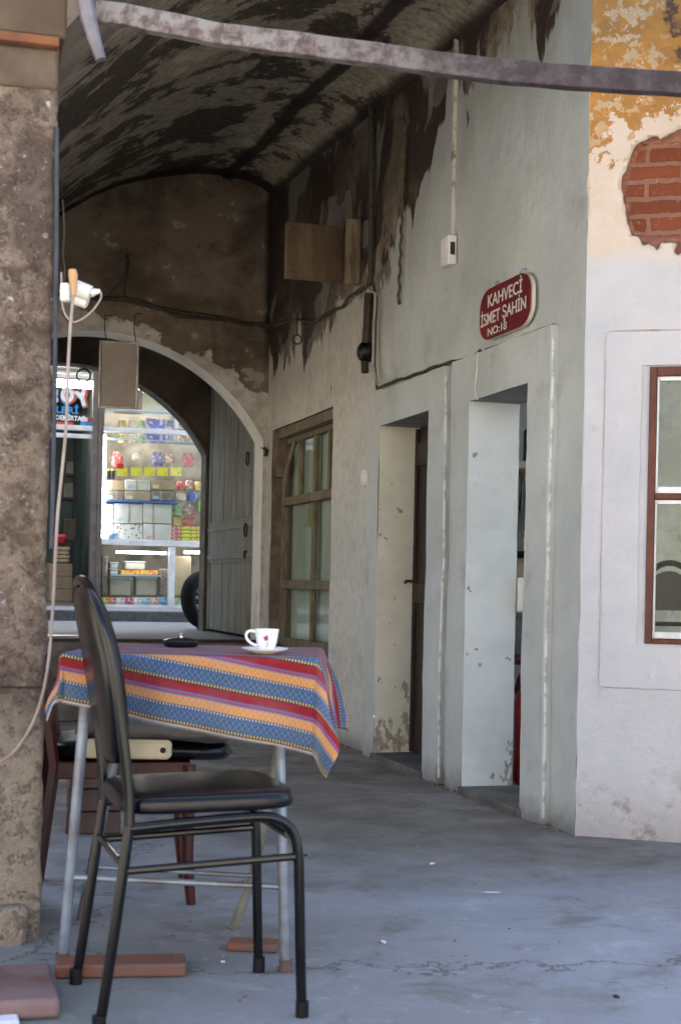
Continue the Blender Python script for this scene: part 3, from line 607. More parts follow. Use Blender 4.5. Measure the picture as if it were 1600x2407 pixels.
# arch ring over the pillar to a second pier outside the picture
mb = MB(); ARC = Fr((-.765, 3.72), (.965, .262), (.262, -.965)); HS = 1.5; R9 = HS/math.sin(R_(52)); n = 40
pts = []
for k in range(n+1):
    th = R_(-52+104*k/n); pts.append((HS+R9*math.sin(th), 2.36-R9*math.cos(R_(52))+R9*math.cos(th)))
for k in range(n):
    (a, b), (c, d) = pts[k], pts[k+1]; mb.quad([ARC.pt(a, b, .012), ARC.pt(c, d, .012), ARC.pt(c, d, -.48), ARC.pt(a, b, -.48)])
    mb.quad([ARC.pt(a, b, .012), ARC.pt(c, d, .012), ARC.pt(c, 3.3, .012), ARC.pt(a, 3.3, .012)]); mb.quad([ARC.pt(a, b, -.48), ARC.pt(c, d, -.48), ARC.pt(c, 3.3, -.48), ARC.pt(a, 3.3, -.48)])
part('arch', mb.jit(.006, 5), simple('arch_brown_plaster', (.17, .14, .105), (.10, .08, .06), 5, .9, .7, bd=.015), pil, smooth=50)
solo('side_pier', MB().fbox(ARC, 3.0, 3.6, 0, 3.3, -.5, 0), MAT_S, 'stone pier at the far right end of the portico arch, outside the picture', 'pillar')
# tie bar
bp = [P(228, 30, 3.72), P(300, 40, 3.715), P(420, 62, 3.70), P(520, 84, 3.7), P(640, 98, 3.69), P(760, 114, 3.68), P(880, 129, 3.67), P(1000, 147, 3.66), P(1100, 160, 3.65), P(1200, 171, 3.65), P(1300, 180, 3.64), P(1400, 186, 3.63), P(1500, 193, 3.62), P(1600, 198, 3.61), P(1800, 208, 3.6), P(2300, 228, 3.6), P(3250, 268, 3.58)]
def bar(pts, w_, t_):
    mb = MB(); N = len(pts)
    path = []
    for k in range(N-1):
        m = max(1, int((pts[k+1]-pts[k]).length/.03))
        path += [pts[k].lerp(pts[k+1], q/m) for q in range(m)]
    path.append(pts[-1])
    for i, p in enumerate(path):
        e = noise.noise(Vector((i*.35, 0, 0)))*.0035; e2 = noise.noise(Vector((i*.3, 5, 0)))*.003
        hh = w_/2
        for dy, dz in ((-t_/2, -hh+e), (-t_/2-.002, 0), (-t_/2, hh+e2), (t_/2, hh+e2), (t_/2, -hh+e)): mb.v.append(p+Vector((0, dy, dz)))
    for i in range(len(path)-1):
        for k in range(5): mb.f.append((i*5+k, i*5+(k+1) % 5, (i+1)*5+(k+1) % 5, (i+1)*5+k)); mb.uv.append(None)
    mb.f += [(0, 1, 2, 3, 4), tuple(len(mb.v)-1-k for k in range(5))]; mb.uv += [None, None]
    return mb
tie = thing('iron_tie_bar', 'thick grey iron tie bar crossing overhead from the left pillar', 'tie bar', bp[0])
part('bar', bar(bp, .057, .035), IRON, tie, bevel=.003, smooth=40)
part('anchor_plate', MB().tube([P(200, -60, 3.66), P(203, 20, 3.66), P(221, 90, 3.66), P(238, 140, 3.66)], [.022, .022, .017, .014], 8), simple('blue_grey_anchor', (.19, .18, .20), (.12, .11, .12), 12, .6, .5, metal=.2), tie)
# dark strip added for the pillar's shaded side edge, and old wires
stp = [P(134, 300, 3.715), P(133, 600, 3.715), P(129, 900, 3.715), P(124, 1200, 3.715), P(121, 1290, 3.715)]
solo('shaded_edge_strip', MB().tube(stp, .0062, 8), EDGEM, 'blue grey conduit standing for the shaded right side of the stone pillar', 'edging')
solo('thin_wire', MB().tube([P(148, 470, 3.74), P(152, 540, 3.74), P(148, 600, 3.74), P(154, 640, 3.74), P(146, 690, 3.74), P(147, 735, 3.74), P(163, 760, 3.74)], .0022, 6), DCABLE, 'thin dark wire curling down beside the pillar above the sockets', 'wire')

# ================================================================ OBJECTS ON THE WALLS
# sign plate
ca, cz = A.px(1187, 722, .03); sg = thing('shop_sign', 'red oval shop sign with cream lettering on the grey wall above the near doorway', 'sign', A.pt(ca, cz, .02))
aL, _ = A.px(1127, 740, .035); aR, _ = A.px(1243, 730, .035); hw = (aL-aR)/2; ca = (aL+aR)/2; hh = .112
def stadium(fr, a, z, hw, hh, d, r=.75, n=10):
    o = []
    for (sx, sz, st) in ((1, 1, 0), (-1, 1, 90), (-1, -1, 180), (1, -1, 270)):
        for k in range(n+1):
            th = R_(st+90*k/n); o.append(fr.pt(a+sx*(hw-r*hh*1.25)+math.cos(th)*r*hh*1.25, z+sz*(hh-r*hh)+math.sin(th)*r*hh, d))
    return o
plt = part('plate', MB().prism(stadium(A, ca, cz, hw, hh, .035), A.n*-.006), SIGNR, sg, smooth=30)
part('backing_plate', MB().prism(stadium(A, ca-.014, cz-.002, hw, hh, .026), A.n*-.012), simple('cream_sign_backing', (.62, .56, .45), None, 6, .5, .1), sg, smooth=30)
for (tx, a_off, dz, h_, wd) in (('KAHVECİ', .175, .030, .056, .37), ('İSMET ŞAHİN', .252, -.046, .055, .49), ('NO:18', .17, -.098, .035, .21)):
    part('lettering', text_mb(tx, A, ca+a_off, cz+dz, h_, wd, .037, .001, .014), SIGNW, plt, smooth=0)
for a_off in (-.16, .13):
    p = A.pt(ca+a_off, cz+hh+.012, .03); part('hook', MB().tube([A.pt(ca+a_off, cz+hh-.02, .03), p, A.pt(ca+a_off+.005, cz+hh+.028, .012), A.pt(ca+a_off, cz+hh+.02, 0)], .004, 6), BRIGHT, sg)
# junction box with trunking
a0, z0 = A.px(1075, 190); a1, z1 = A.px(1066, 560); 
solo('cable_trunking', MB().fbox(A, a1-.015, a1+.015, z1, 3.6, 0, .018).jit(.002, 12), WPIPE, 'stained white trunking running straight down the upper grey wall to the junction box', 'trunking', bevel=.002)
jb = thing('junction_box', 'white square junction box at the lower end of the vertical trunking', 'junction box', A.pt(a1, z1-.1, 0))
part('casing', MB().fbox(A, a1-.045, a1+.05, z1-.135, z1+.005, 0, .045), SOCK, jb, bevel=.006)
part('cover', MB().fbox(A, a1-.035, a1+.04, z1-.125, z1-.005, .0455, .05), SOCK, jb, bevel=.002)
part('cable_gland', MB().fbox(A, a1-.050, a1-.046, z1-.09, z1-.03, .012, .034), RUST, jb)
a2, z2 = A.px(870, 1124)
jb = thing('light_switch', 'small round cream switch box on the wall between window and far doorway', 'switch', A.pt(a2, z2, 0))
part('casing', MB().lathe(A.pt(a2, z2, 0), [(.0, 0), (.055, 0), (.055, .03), (.045, .045), (0, .045)], 16, axis=A.n), SOCK, jb)
part('rocker', MB().fbox(A, a2-.018, a2+.018, z2-.02, z2+.025, .045, .052), SOCK, jb, bevel=.003)
def wireA(pts, r, m, name, label, cat='cable', d=.012, wob=.0, n=7):
    path = []
    for (u, v) in pts:
        a, z = A.px(u, v, d); path.append(A.pt(a, z, d))
    full = []
    for k in range(len(path)-1):
        seg = max(1, int((path[k+1]-path[k]).length/.06))
        for q in range(seg):
            p = path[k].lerp(path[k+1], q/seg); full.append(p+Vector(noise.noise_vector(p*7))*wob)
    full.append(path[-1]); return solo(name, MB().tube(full, r, n), m, label, cat)
wireA([(881, 925), (879, 1000), (877, 1108)], .003, DCABLE, 'thin_wire', 'thin wire dropping down the wall to the round switch box')
wireA([(872, 200), (873, 420), (872, 640), (868, 668)], .017, DCABLE, 'old_pipe', 'dark pipe running down the sooty wall from the vault beside the plywood box', 'pipe', .02)
wireA([(868, 690), (866, 760), (862, 812)], .030, RUST, 'rusty_pipe', 'thick rusty pipe stub ending at the round black lamp', 'pipe', .035)
wireA([(863, 668), (878, 672), (884, 700), (880, 790), (880, 860), (886, 912), (920, 898), (960, 886), (1010, 868), (1060, 850), (1112, 842), (1128, 824)], .0085, DCABLE, 'bundled_cable', 'bundle of old cables bending under the pipe and along the ledge above the doorways', 'cable', .024, .008)
wireA([(868, 680), (882, 690), (877, 790), (876, 860), (888, 905)], .008, CABLE, 'bundled_cable', 'pale cable running down beside the rusty pipe to the ledge', 'cable', .045, .006)
wireA([(1124, 828), (1122, 870), (1117, 915), (1122, 938)], .006, SOCK, 'white_cable', 'thin white cable hanging from the ledge to the corner of the near doorway', 'cable', .03)
wireA([(1140, 822), (1200, 800), (1262, 775), (1300, 762)], .0035, DCABLE, 'thin_wire', 'thin painted wire continuing along the ledge towards the corner under the sign', 'wire', .012, .004)
# twisted rope cable
rp = []
for k in range(40):
    f = k/39; u = 952+(936-952)*f; v = 300+(715-300)*f; a, z = A.px(u, v, .02); rp.append(A.pt(a+.004*math.sin(k*1.7), z, .02+.004*math.cos(k*1.7)))
solo('twisted_cable', MB().tube(rp, .0085, 7), simple('twisted_cord', (.12, .09, .055), (.04, .03, .02), 40, .9, .5), 'frayed twisted cord hanging loose on the grey wall above the far doorway', 'cord')
# round black lamp box
a3, z3 = A.px(855, 827, .05); lp = thing('black_wall_lamp', 'round black lamp fitting at the end of the rusty pipe', 'lamp', A.pt(a3, z3, 0))
part('body', MB().lathe(A.pt(a3, z3, 0), [(0, 0), (.055, 0), (.06, .04), (.05, .07), (.025, .085), (0, .086)], 18, axis=A.n), BLKP, lp)
part('bulb_socket', MB().tube([A.pt(a3-.02, z3-.06, .05), A.pt(a3-.03, z3-.12, .05)], .022, 10), RUST, lp)
# plywood box
bx = Fr((A.pt(A.px(812, 600)[0], 0).x, A.pt(A.px(812, 600)[0], 0).y), (-c_, -s_), (s_, -c_))
def bxp(u, v): return bx.px(u, v)
bl, bt = bxp(677, 521); br_, bb = bxp(808, 661)
pb = thing('plywood_box', 'brown plywood box fixed high on the sooty wall near the end wall', 'box', bx.pt((bl+br_)/2, bb, -.1))
part('front_panel', MB().fbox(bx, br_, bl, bb, bt, -.015, 0), PLY, pb, bevel=.003)
part('side_panel', MB().fbox(bx, br_, br_+.015, bb, bt, -.07, -.016), PLY2, pb); part('side_panel', MB().fbox(bx, bl-.015, bl, bb, bt, -.07, -.016), PLY2, pb); part('bottom_panel', MB().fbox(bx, br_+.016, bl-.016, bb, bb+.012, -.07, -.016), PLY2, pb); part('top_panel', MB().fbox(bx, br_+.016, bl-.016, bt-.012, bt, -.07, -.016), PLY2, pb)
for a9, z9 in ((.1, .1), (.9, .1), (.1, .9), (.9, .9)): part('screw', MB().lathe(bx.pt(br_+(bl-br_)*a9, bb+(bt-bb)*z9, 0), [(0, 0), (.006, 0), (.005, .003), (0, .003)], 10, axis=bx.n), RUST, pb)
qq = A.pt(A.px(850, 600)[0], 0); bx2 = Fr((qq.x, qq.y), (-c_, -s_), (s_, -c_)); c1, ct = bx2.px(815, 513); c2, cb = bx2.px(845, 669)
part('side_board', MB().fbox(bx2, c2, c1, cb, ct, -.03, .0).jit(.003, 8), PLY2, pb, bevel=.003)
# rings
def ring(name, c, r, rr, nrm, label, grp, stem=None):
    nrm = Vector(nrm).normalized(); x = nrm.orthogonal().normalized(); y = nrm.cross(x)
    t = thing(name, label, 'ring', c-Vector((0, 0, r)), grp)
    part('ring', MB().tube([c+x*math.cos(a)*r+y*math.sin(a)*r for a in [2*math.pi*k/20 for k in range(20)]], rr, 8, closed=True), RUST, t)
    part('eye_bolt', MB().tube(stem or [c+Vector((0, 0, r)), c+Vector((0, 0, r+.05))], rr*.9, 6), RUST, t)
p = P(197, 883, 11.6); ring('iron_ring', p, .055, .007, (.1, -1, 0), 'iron ring hanging from the inner arch left of the framed board', 'iron rings', [p+Vector((0, 0, .055)), P(200, 866, 11.6)])
a, z = A.px(698, 798, .05); p = A.pt(a, z, .05); ring('iron_ring', p, .03, .0045, (.3, -1, 0), 'small iron ring hanging from a wire on the wall above the window', 'iron rings', [p+Vector((0, 0, .03)), p+Vector((0, 0, .17)), A.pt(a, z+.28, .0)])
# cobwebs / straw and cables at the corner
def wireE(pts, r, m, name, label, d=.03, wob=.01):
    path = [E.pt(*E.px(u, v, d), d) for u, v in pts]; full = []
    for k in range(len(path)-1):
        seg = max(1, int((path[k+1]-path[k]).length/.05))
        full += [path[k].lerp(path[k+1], q/seg) for q in range(seg)]
    full.append(path[-1]); full = [p+Vector(noise.noise_vector(p*6))*wob for p in full]
    return solo(name, MB().tube(full, r, 6), m, label, 'cable')
wireE([(120, 690), (230, 700), (300, 705), (360, 722), (430, 735), (520, 748), (634, 770)], .016, DCABLE, 'bundled_cable', 'sagging bundle of sooty cables strung across the end wall above the arch')
wireE([(290, 700), (350, 712), (420, 744), (500, 752), (560, 756), (640, 765)], .008, DCABLE, 'loose_cable', 'loose single cable sagging under the bundle on the end wall', .05, .02)
wireE([(250, 700), (275, 672), (298, 640), (301, 606)], .0075, DCABLE, 'looped_wire', 'looped wire rising from the cable bundle to a nail on the end wall', .05)
wireE([(290, 700), (296, 660), (303, 612)], .0075, DCABLE, 'looped_wire', 'straight wire tied beside the loop up to the nail on the end wall', .04)
solo('iron_nail', MB().tube([E.pt(*E.px(300, 605, 0), -.02), E.pt(*E.px(301, 600, .08), .08)], .012, 7), RUST, 'rusty iron nail in the end wall holding the looped wires', 'nail')
wireA([(640, 768), (660, 758), (700, 752), (740, 755), (800, 718), (865, 668)], .009, DCABLE, 'loose_cable', 'sooty cable running from the corner along the wall under the plywood box', 'cable', .03, .02)
mb = MB()
for k in range(26):
    u = random.uniform(650, 850); v = 765-(u-650)*.42+random.uniform(-14, 16); a, z = A.px(u, v, .04); p = A.pt(a, z, random.uniform(.02, .06)); q = p+Vector((random.uniform(-.08, .08), 0, random.uniform(-.08, .06))); mb.tube([p, (p+q)/2+Vector((0, 0, .02)), q], .0014, 4)
tag(solo('straw', mb, simple('dusty_straw', (.22, .19, .14)), kind='stuff'), 'wisps of dusty straw and thread caught along the cable on the wall', 'straw')
# framed hanging board
HB = Fr((P(230, 880, 9.6).x, P(230, 880, 9.6).y), (1, .12), (.12, -1))
l, t_ = HB.px(234, 800); r, b_ = HB.px(325, 962); cx_ = (l+r)/2
hb = thing('hanging_board', 'blank grey board in a thin metal frame hanging from two wires under the arch', 'board', HB.pt(cx_, b_))
part('board', MB().fbox(HB, l+.012, r-.012, b_+.012, t_-.012, -.008, .008), BOARD, hb)
part('frame', MB().fbox(HB, l, l+.018, b_, t_, -.014, .014).fbox(HB, r-.018, r, b_, t_, -.014, .014).fbox(HB, l+.018, r-.018, b_, b_+.018, -.014, .014).fbox(HB, l+.018, r-.018, t_-.018, t_, -.014, .014), ALU, hb, bevel=.005)
for (u0, v0, u1, v1) in ((252, 808, 247, 742), (319, 802, 318, 738)):
    part('wire', MB().tube([HB.pt(*HB.px(u0, v0)), HB.pt(*HB.px((u0+u1)/2-3, (v0+v1)/2+4)), HB.pt(*HB.px(u1, v1)), HB.pt(*HB.px(u1+14, v1-14), -.2)], .004, 6), DCABLE, hb)

# ---- plank door of the far doorway
dr = thing('brown_door', 'dark brown wooden door closed deep in the far doorway', 'door', A.pt(2.0, 0, -.24))
for k in range(5):
    a = D1[0]+.148*k; part('plank', MB().fbox(A, a+.002, a+.146, .04, 1.81, -.215, -.185-.004*(k % 2)), DWOOD, dr, bevel=.004)
part('rail', MB().fbox(A, D1[0]+.01, D1[1]-.01, 1.60, 1.72, -.184, -.168).fbox(A, D1[0]+.01, D1[1]-.01, .85, .96, -.184, -.168), DWOOD, dr, bevel=.004)
part('frame', MB().fbox(A, D1[1]-.03, D1[1]-.004, .04, 1.80, -.24, -.166), DWOOD, dr, bevel=.004)
part('latch', MB().tube([A.pt(D1[1]-.02, .97, -.17), A.pt(D1[1]-.02, .97, -.125), A.pt(D1[1]-.02, .957, -.118)], .008, 7), RUST, dr)
# ---- far window
wn = thing('old_window', 'old brown window with six dusty panes beside the arch', 'window', A.pt(4.2, .5, -.1))
fr_ = MB(); d0, d1 = -.125, -.085
ys_ = lambda y: (y-C0[1]+.029)/c_
fr_.fbox(A, 4.90, 4.955, .5, 2.0, d0, d1+.012).fbox(A, 3.42, 3.47, .5, 2.0, d0, d1+.012).fbox(A, 3.47, 4.90, 1.49, 1.55, d0, d1+.02).fbox(A, 3.47, 4.90, .905, .965, d0, d1+.02).fbox(A, 3.47, 4.90, .5, .56, d0, d1+.012).fbox(A, 3.47, 4.90, 1.93, 1.97, d0, d1)
part('frame', fr_.jit(.002, 6), WFRAME, wn, bevel=.004)
mu = [4.52, 4.15, 3.80]
part('muntin', MB().fbox(A, mu[0]-.02, mu[0]+.02, 1.55, 1.93, d0+.005, d1), WFRAME, wn, bevel=.003); part('muntin', MB().fbox(A, mu[1]-.022, mu[1]+.022, 1.55, 1.93, d0+.005, d1), WFRAME, wn, bevel=.003); part('muntin', MB().fbox(A, mu[2]-.02, mu[2]+.02, 1.55, 1.93, d0+.005, d1), WFRAME, wn, bevel=.003)
part('muntin', MB().fbox(A, 4.13, 4.18, .965, 1.49, d0+.005, d1), WFRAME, wn, bevel=.003); part('muntin', MB().fbox(A, 4.13, 4.18, .56, .905, d0+.005, d1), WFRAME, wn, bevel=.003)
part('curved_bead', MB().tube([A.pt(4.90-.28*(k/10)**2.2, 1.56+.37*k/10, d1+.004) for k in range(11)], .016, 8), WFRAME, wn)
panes = [(4.54, 4.90, 1.55, 1.93), (4.17, 4.50, 1.55, 1.93), (3.82, 4.128, 1.55, 1.93), (3.47, 3.78, 1.55, 1.93), (4.18, 4.90, .965, 1.49), (3.47, 4.13, .965, 1.49), (4.18, 4.90, .56, .905), (3.47, 4.13, .56, .905)]
for q in panes: part('pane', MB().fbox(A, *q, -.108, -.104), GLS2, wn, smooth=0)
# curtain, room and the folded parasol behind it
cu = MB(); n = 60
for k in range(n):
    a, b = [3.4+1.6*x/n for x in (k, k+1)]; f = lambda x: -.150+.010*math.sin(x*38)+.008*math.sin(x*91)
    cu.quad([A.pt(a, .5, f(a)), A.pt(b, .5, f(b)), A.pt(b, 2.0, f(b)), A.pt(a, 2.0, f(a))])
solo('net_curtain', cu, simple('grey_green_curtain', (.74, .78, .66), (.60, .64, .54), 2, .9, .2, stretch=(1, 1, .3)), 'pale grey green curtain hanging behind the panes of the old window', 'curtain', smooth=60)
solo('dark_backing', MB().fbox(A, 3.3, 5.2, .3, 2.2, -.5, -.45).fbox(A, 3.3, 5.2, 2.2, 2.25, -.45, -.14), DARKST, kind='structure')
ga, gz = A.px(733, 1190, -.16)
gm = MB().lathe(A.pt(ga-.02, gz-.14, -.155), [(.0, .19), (.05, .185), (.10, .15), (.135, .08), (.15, 0), (.0, 0)], 16, axis=(0, 0, 1), sx=.35)
for k in range(len(gm.v)):
    p = gm.v[k]; dd = (p-A.o).dot(A.n); gm.v[k] = p+A.n*((-.155-dd)*.8)
solo('yellow_lamp_shade', gm, simple('yellow_shade', (.55, .52, .20), (.45, .42, .16), 5, .8, .2), 'yellow cap like shade seen behind the middle pane of the old window', 'lamp shade')

# ---- things inside the near doorway
ex = P(1232, 1700, 6.72); ex = Vector((ex.x+.035, ex.y, .02)); fe = thing('gas_cylinder', 'red metal cylinder standing inside the near doorway', 'cylinder', ex)
part('body', MB().lathe(ex, [(0, .0), (.075, 0), (.085, .02), (.085, .38), (.075, .425), (.045, .46), (.02, .475), (0, .476)], 26), REDP, fe)
part('valve', MB().lathe(ex+Vector((0, 0, .47)), [(.022, 0), (.022, .05), (.035, .055), (.035, .075), (0, .08)], 14), BRIGHT, fe)
part('handle', MB().box(ex+Vector((-.02, -.02, .58)), (.13, .02, .018), .6, .2), BLKP, fe)
wc = MB().fbox(A, -.05, .02, .04, 2.6, -2.0, -.215)
solo('side_partition', MB().fbox(A, 1.74, 1.87, 0, 3.2, -2.2, -.30), simple('inner_room_plaster', (.36, .37, .34), (.25, .25, .23), 3, .85, .4), 'inner partition wall seen through the near doorway', 'wall')
def inroom(u0, v0, u1, v1, y, th=.05):
    p, q = P(u0, v1, y), P(u1, v0, y); return MB().box(((p.x+q.x)/2, y+th/2, (p.z+q.z)/2), (abs(q.x-p.x), th, abs(q.z-p.z)))
solo('wall_shelf', inroom(1190, 1086, 1340, 1100, 6.95, .18), simple('cream_shelf', (.55, .50, .36)), 'cream shelf board crossing inside the near doorway', 'shelf', bevel=.003)
solo('black_speaker', inroom(1234, 1010, 1330, 1085, 7.02, .1), BLKP, 'black box standing on the cream shelf inside the near doorway', 'box', bevel=.004)
solo('tool_board', inroom(1200, 1110, 1330, 1290, 7.12, .02), simple('grey_tool_board', (.20, .20, .18), (.12, .12, .11), 8), 'grey tool board under the cream shelf inside the near doorway', 'board')
for k, (u, v0, v1, lab) in enumerate(((1226, 1120, 1200, 'left'), (1240, 1130, 1235, 'right'))):
    solo('hanging_tool', MB().tube([P(u, v0, 7.07), P(u, (v0+v1)/2, 7.06), P(u-3, v1, 7.07)], [.004, .006, .012], 8), DWOOD if k else STEEL, ('thin steel tool hanging on the grey tool board', 'dark handled tool hanging on the grey tool board beside the steel one')[k], 'tool')
solo('metal_stand', MB().tube([P(1200, 1255, 7.0), P(1340, 1255, 7.0)], .006, 6).lathe(P(1232, 1275, 6.98)-Vector((0, 0, .08)), [(.0, 0), (.06, 0), (.05, .015), (.01, .03), (.01, .14), (.0, .141)], 14), BRIGHT, 'bright metal stand on the tray inside the near doorway', 'stand')
solo('round_tray', MB().lathe(P(1232, 1305, 6.98), [(0, 0), (.09, 0), (.1, .012), (.09, .018), (0, .014)], 20), STEEL, 'dark round tray under the metal stand inside the near doorway', 'tray')
solo('cream_board', inroom(1210, 1322, 1330, 1440, 7.1, .03), simple('cream_board', (.48, .42, .30), (.40, .35, .25), 5), 'cream panel below the dark tray inside the near doorway', 'panel')
solo('paper_holder', MB().box(P(1223, 1398, 6.52)+Vector((0, .02, 0)), (.025, .03, .155), 0), SOCK, 'narrow white plastic holder fixed at the inner edge of the near doorway', 'holder', bevel=.004)
solo('grey_sack', inroom(1200, 1450, 1330, 1545, 7.05, .1), simple('grey_sack_cloth', (.13, .12, .12), (.2, .18, .17), 6), 'grey sack on the red shelf inside the near doorway', 'sack', bevel=.02)
solo('red_shelf', inroom(1195, 1550, 1340, 1562, 6.9, .16), simple('dark_red_shelf', (.18, .02, .03)), 'dark red shelf above the red cylinder inside the near doorway', 'shelf', bevel=.003)
solo('dark_jug', MB().lathe(P(1236, 1640, 6.98), [(0, 0), (.05, 0), (.06, .04), (.045, .1), (.03, .13), (.035, .15)], 16), simple('dark_red_jug', (.10, .03, .03)), 'dark jug standing behind the valve of the red cylinder', 'jug')

# ---- opened gate leaf in the arch
gt = thing('plank_gate', 'grey planked gate leaf folded back against the side of the arch', 'gate', E.pt(-.12, .52, -1.3))
GD0, GD1 = -.30, -2.17; SG = -.035
GF = Fr((E.pt(SG, 0, GD0).x, E.pt(SG, 0, GD0).y), (-s_, c_), (-c_, -s_))    # a grows into the passage
W_ = GD0-GD1; npk = 7
for (z0, z1) in ((.53, 1.10), (1.45, 2.66)):
    for k in range(npk):
        part('plank', MB().fbox(GF, .05+(W_-.1)*k/npk+.014, .05+(W_-.1)*(k+1)/npk-.014, z0, z1, -.03, .006+.003*(k % 2)).jit(.0015, 9), GWOOD, gt, bevel=.004)
part('backing', MB().fbox(GF, 0, W_, .53, 2.7, -.06, -.031), DWOOD, gt)
part('middle_panel', MB().fbox(GF, 0, W_, 1.10, 1.45, -.03, .016).fbox(GF, 0, W_, 1.13, 1.17, .016, .026).fbox(GF, 0, W_, 1.37, 1.41, .016, .026), GWOOD, gt, bevel=.004)
part('stile', MB().fbox(GF, 0, .05, .53, 2.68, -.03, .02), GWOOD, gt, bevel=.004); part('stile', MB().fbox(GF, W_-.05, W_, .53, 2.68, -.03, .02), GWOOD, gt, bevel=.004)
for (u, v, rr) in ((585, 1078, .05), (580, 1246, .05)):
    a, z = GF.px(u, v, .03); c = GF.pt(a, z, .03); y = Vector((0, 0, 1)); x = GF.d
    part('ring_handle', MB().tube([c+x*math.cos(q)*rr*.9+y*math.sin(q)*rr+GF.n*.01 for q in [2*math.pi*k/18 for k in range(18)]], .0065, 7, closed=True), RUST, gt)
a, z = GF.px(578, 1303, .02); part('lock', MB().lathe(GF.pt(a, z, .016), [(0, 0), (.03, 0), (.03, .02), (0, .025)], 12, axis=GF.n), RUST, gt)
a, z = E.px(625, 1065, 0); solo('rusty_pin', MB().tube([E.pt(.02, 1.93, -.05), E.pt(.015, 1.90, .06), E.pt(.02, 1.86, .05)], .014, 7), RUST, 'rusty iron pin at the right springing of the arch', 'pin')

# ================================================================ SHOP
SH = Fr((E.pt(0, 0, -6.86).x, E.pt(0, 0, -6.86).y), (-c_, -s_), (s_, -c_))
def cp(cx, cy): return 100+cx*.42403, 550+cy*.42403            # crop -> photo pixels
def shr(x0, y0, x1, y1, d=0.0):
    xm = min(max((x0+x1)/2, 100), 880); a0 = SH.px(*cp(x0, y0), d)[0]; a1 = SH.px(*cp(x1, y1), d)[0]; z1 = SH.px(*cp(xm, y0), d)[1]; z0 = SH.px(*cp(xm, y1), d)[1]; return a1, a0, z0, z1      # amin, amax, zmin, zmax
ZP = .612
shop = thing('sweet_shop', 'white framed shop front with glass windows and a dark open door across the street', 'shop', SH.pt(2, ZP))
fr_ = MB()
for q, dd in (((310, 1708, 1500, 1736), .05), ((-500, 1078, 1500, 1104), .05), ((-500, 805, 1500, 822), .05), ((700, 1735, 727, 2075), .045), ((730, 1000, 750, 1080), .045), ((-500, 1104, 300, 1128), .03)):
    a, b, c, d = shr(*q); fr_.fbox(SH, a, b, c, d, -.02, dd)
part('frame', fr_, WPVC, shop, bevel=.004)
a, b, c, d = shr(278, 960, 318, 2010); pa = a
part('post', MB().fbox(SH, a, b, ZP, 3.4, -.05, .07).fbox(SH, a+.04, a+.06, ZP, 3.4, .07, .09), simple('brown_grey_post', (.17, .145, .12), (.12, .10, .085), 8, .6, .2, metal=.2), shop, bevel=.006)
a1_, b1_, c1_, d1_ = shr(345, 822, 1500, 2072)
part('glass', MB().fbox(SH, a1_, pa-.01, ZP+.02, d1_, .0, .006), SGL, shop, smooth=0)
a2_, b2_, c2_, d2_ = shr(-500, 822, 274, 1080)
part('transom_glass', MB().fbox(SH, a2_, b2_, c2_, d2_, 0, .006), SGL, shop, smooth=0)
INT = simple('shop_interior_wall', (.23, .20, .165), (.10, .085, .07), 3.5, .8, .2)
DKI = simple('dark_green_interior', (.035, .05, .045), (.02, .025, .022), 2, .8, .2)
part('interior_wall', MB().fbox(SH, -3.0, pa, ZP, 3.4, -1.6, -1.5), INT, shop)
part('interior_wall', MB().fbox(SH, pa, 7, ZP, 3.4, -3.2, -3.1).fbox(SH, pa-.02, pa+.02, ZP, 3.4, -3.1, -.06), DKI, shop, label='dark green back wall inside the open door')
part('interior_floor', MB().fbox(SH, -3.0, 7, ZP-.1, ZP+.005, -3.2, -.06), simple('shop_floor', (.2, .18, .16)), shop)
part('interior_ceiling', MB().fbox(SH, -3.0, 7, 3.38, 3.44, -3.2, -.06), simple('shop_ceiling', (.6, .6, .58)), shop)
part('plinth', MB().fbox(SH, -3.0, pa-.01, ZP-.05, ZP+.03, -.05, .04), WPVC, shop)
part('awning_fascia', MB().fbox(SH, -6, 8, 3.4, 3.6, -.1, .12), PWHITE, shop)
part('shade_storey', MB().fbox(SH, -7, 9, 3.6, 8.8, -5, .1).fbox(SH, -7, -3.0, .5, 3.6, -3, .1).fbox(SH, 7, 9, .5, 3.6, -3, .1), CREX, shop)  # unseen upper part, its height set to keep sun off the street
TUBE = emit('lit_fluorescent_tube', (.95, .97, 1.0), 9.0)
def lampth(q, label, d=-.12):
    a, b, c, d_ = shr(*q, d); cx_, cz_ = (a+b)/2, (c+d_)/2; t = thing('fluorescent_lamp', label, 'lamp', SH.pt(cx_, c, d), 'fluorescent lamps in the shop window')
    if b-a > d_-c:
        part('tube', MB().tube([SH.pt(a, cz_, d), SH.pt(b, cz_, d)], .014, 10), TUBE, t); part('end_cap', MB().tube([SH.pt(a-.02, cz_, d), SH.pt(a, cz_, d)], .016, 8), WPVC, t)
    else:
        part('tube', MB().tube([SH.pt(cx_, c, d), SH.pt(cx_, d_, d)], .022, 10), TUBE, t); part('end_cap', MB().tube([SH.pt(cx_, c-.03, d), SH.pt(cx_, c, d)], .024, 8), WPVC, t)
lampth((328, 1112, 350, 1685), 'upright lit fluorescent tube beside the brown shop post', -.06)
lampth((410, 1760, 686, 1772), 'long horizontal lit tube in the lower left shop window')
lampth((785, 1760, 960, 1772), 'horizontal lit tube in the lower right shop window')
# a lit ceiling lamp in the shop
t = thing('ceiling_lamp', 'lit white ceiling lamp high inside the shop window', 'lamp', SH.pt(.3, 3.3, -.7)); part('diffuser', MB().fbox(SH, -.7, 1.2, 3.3, 3.34, -.9, -.5), emit('lit_diffuser', (1, .97, .9), 11), t)
part('housing', MB().fbox(SH, -.72, 1.22, 3.34, 3.375, -.92, -.48), WPVC, t)
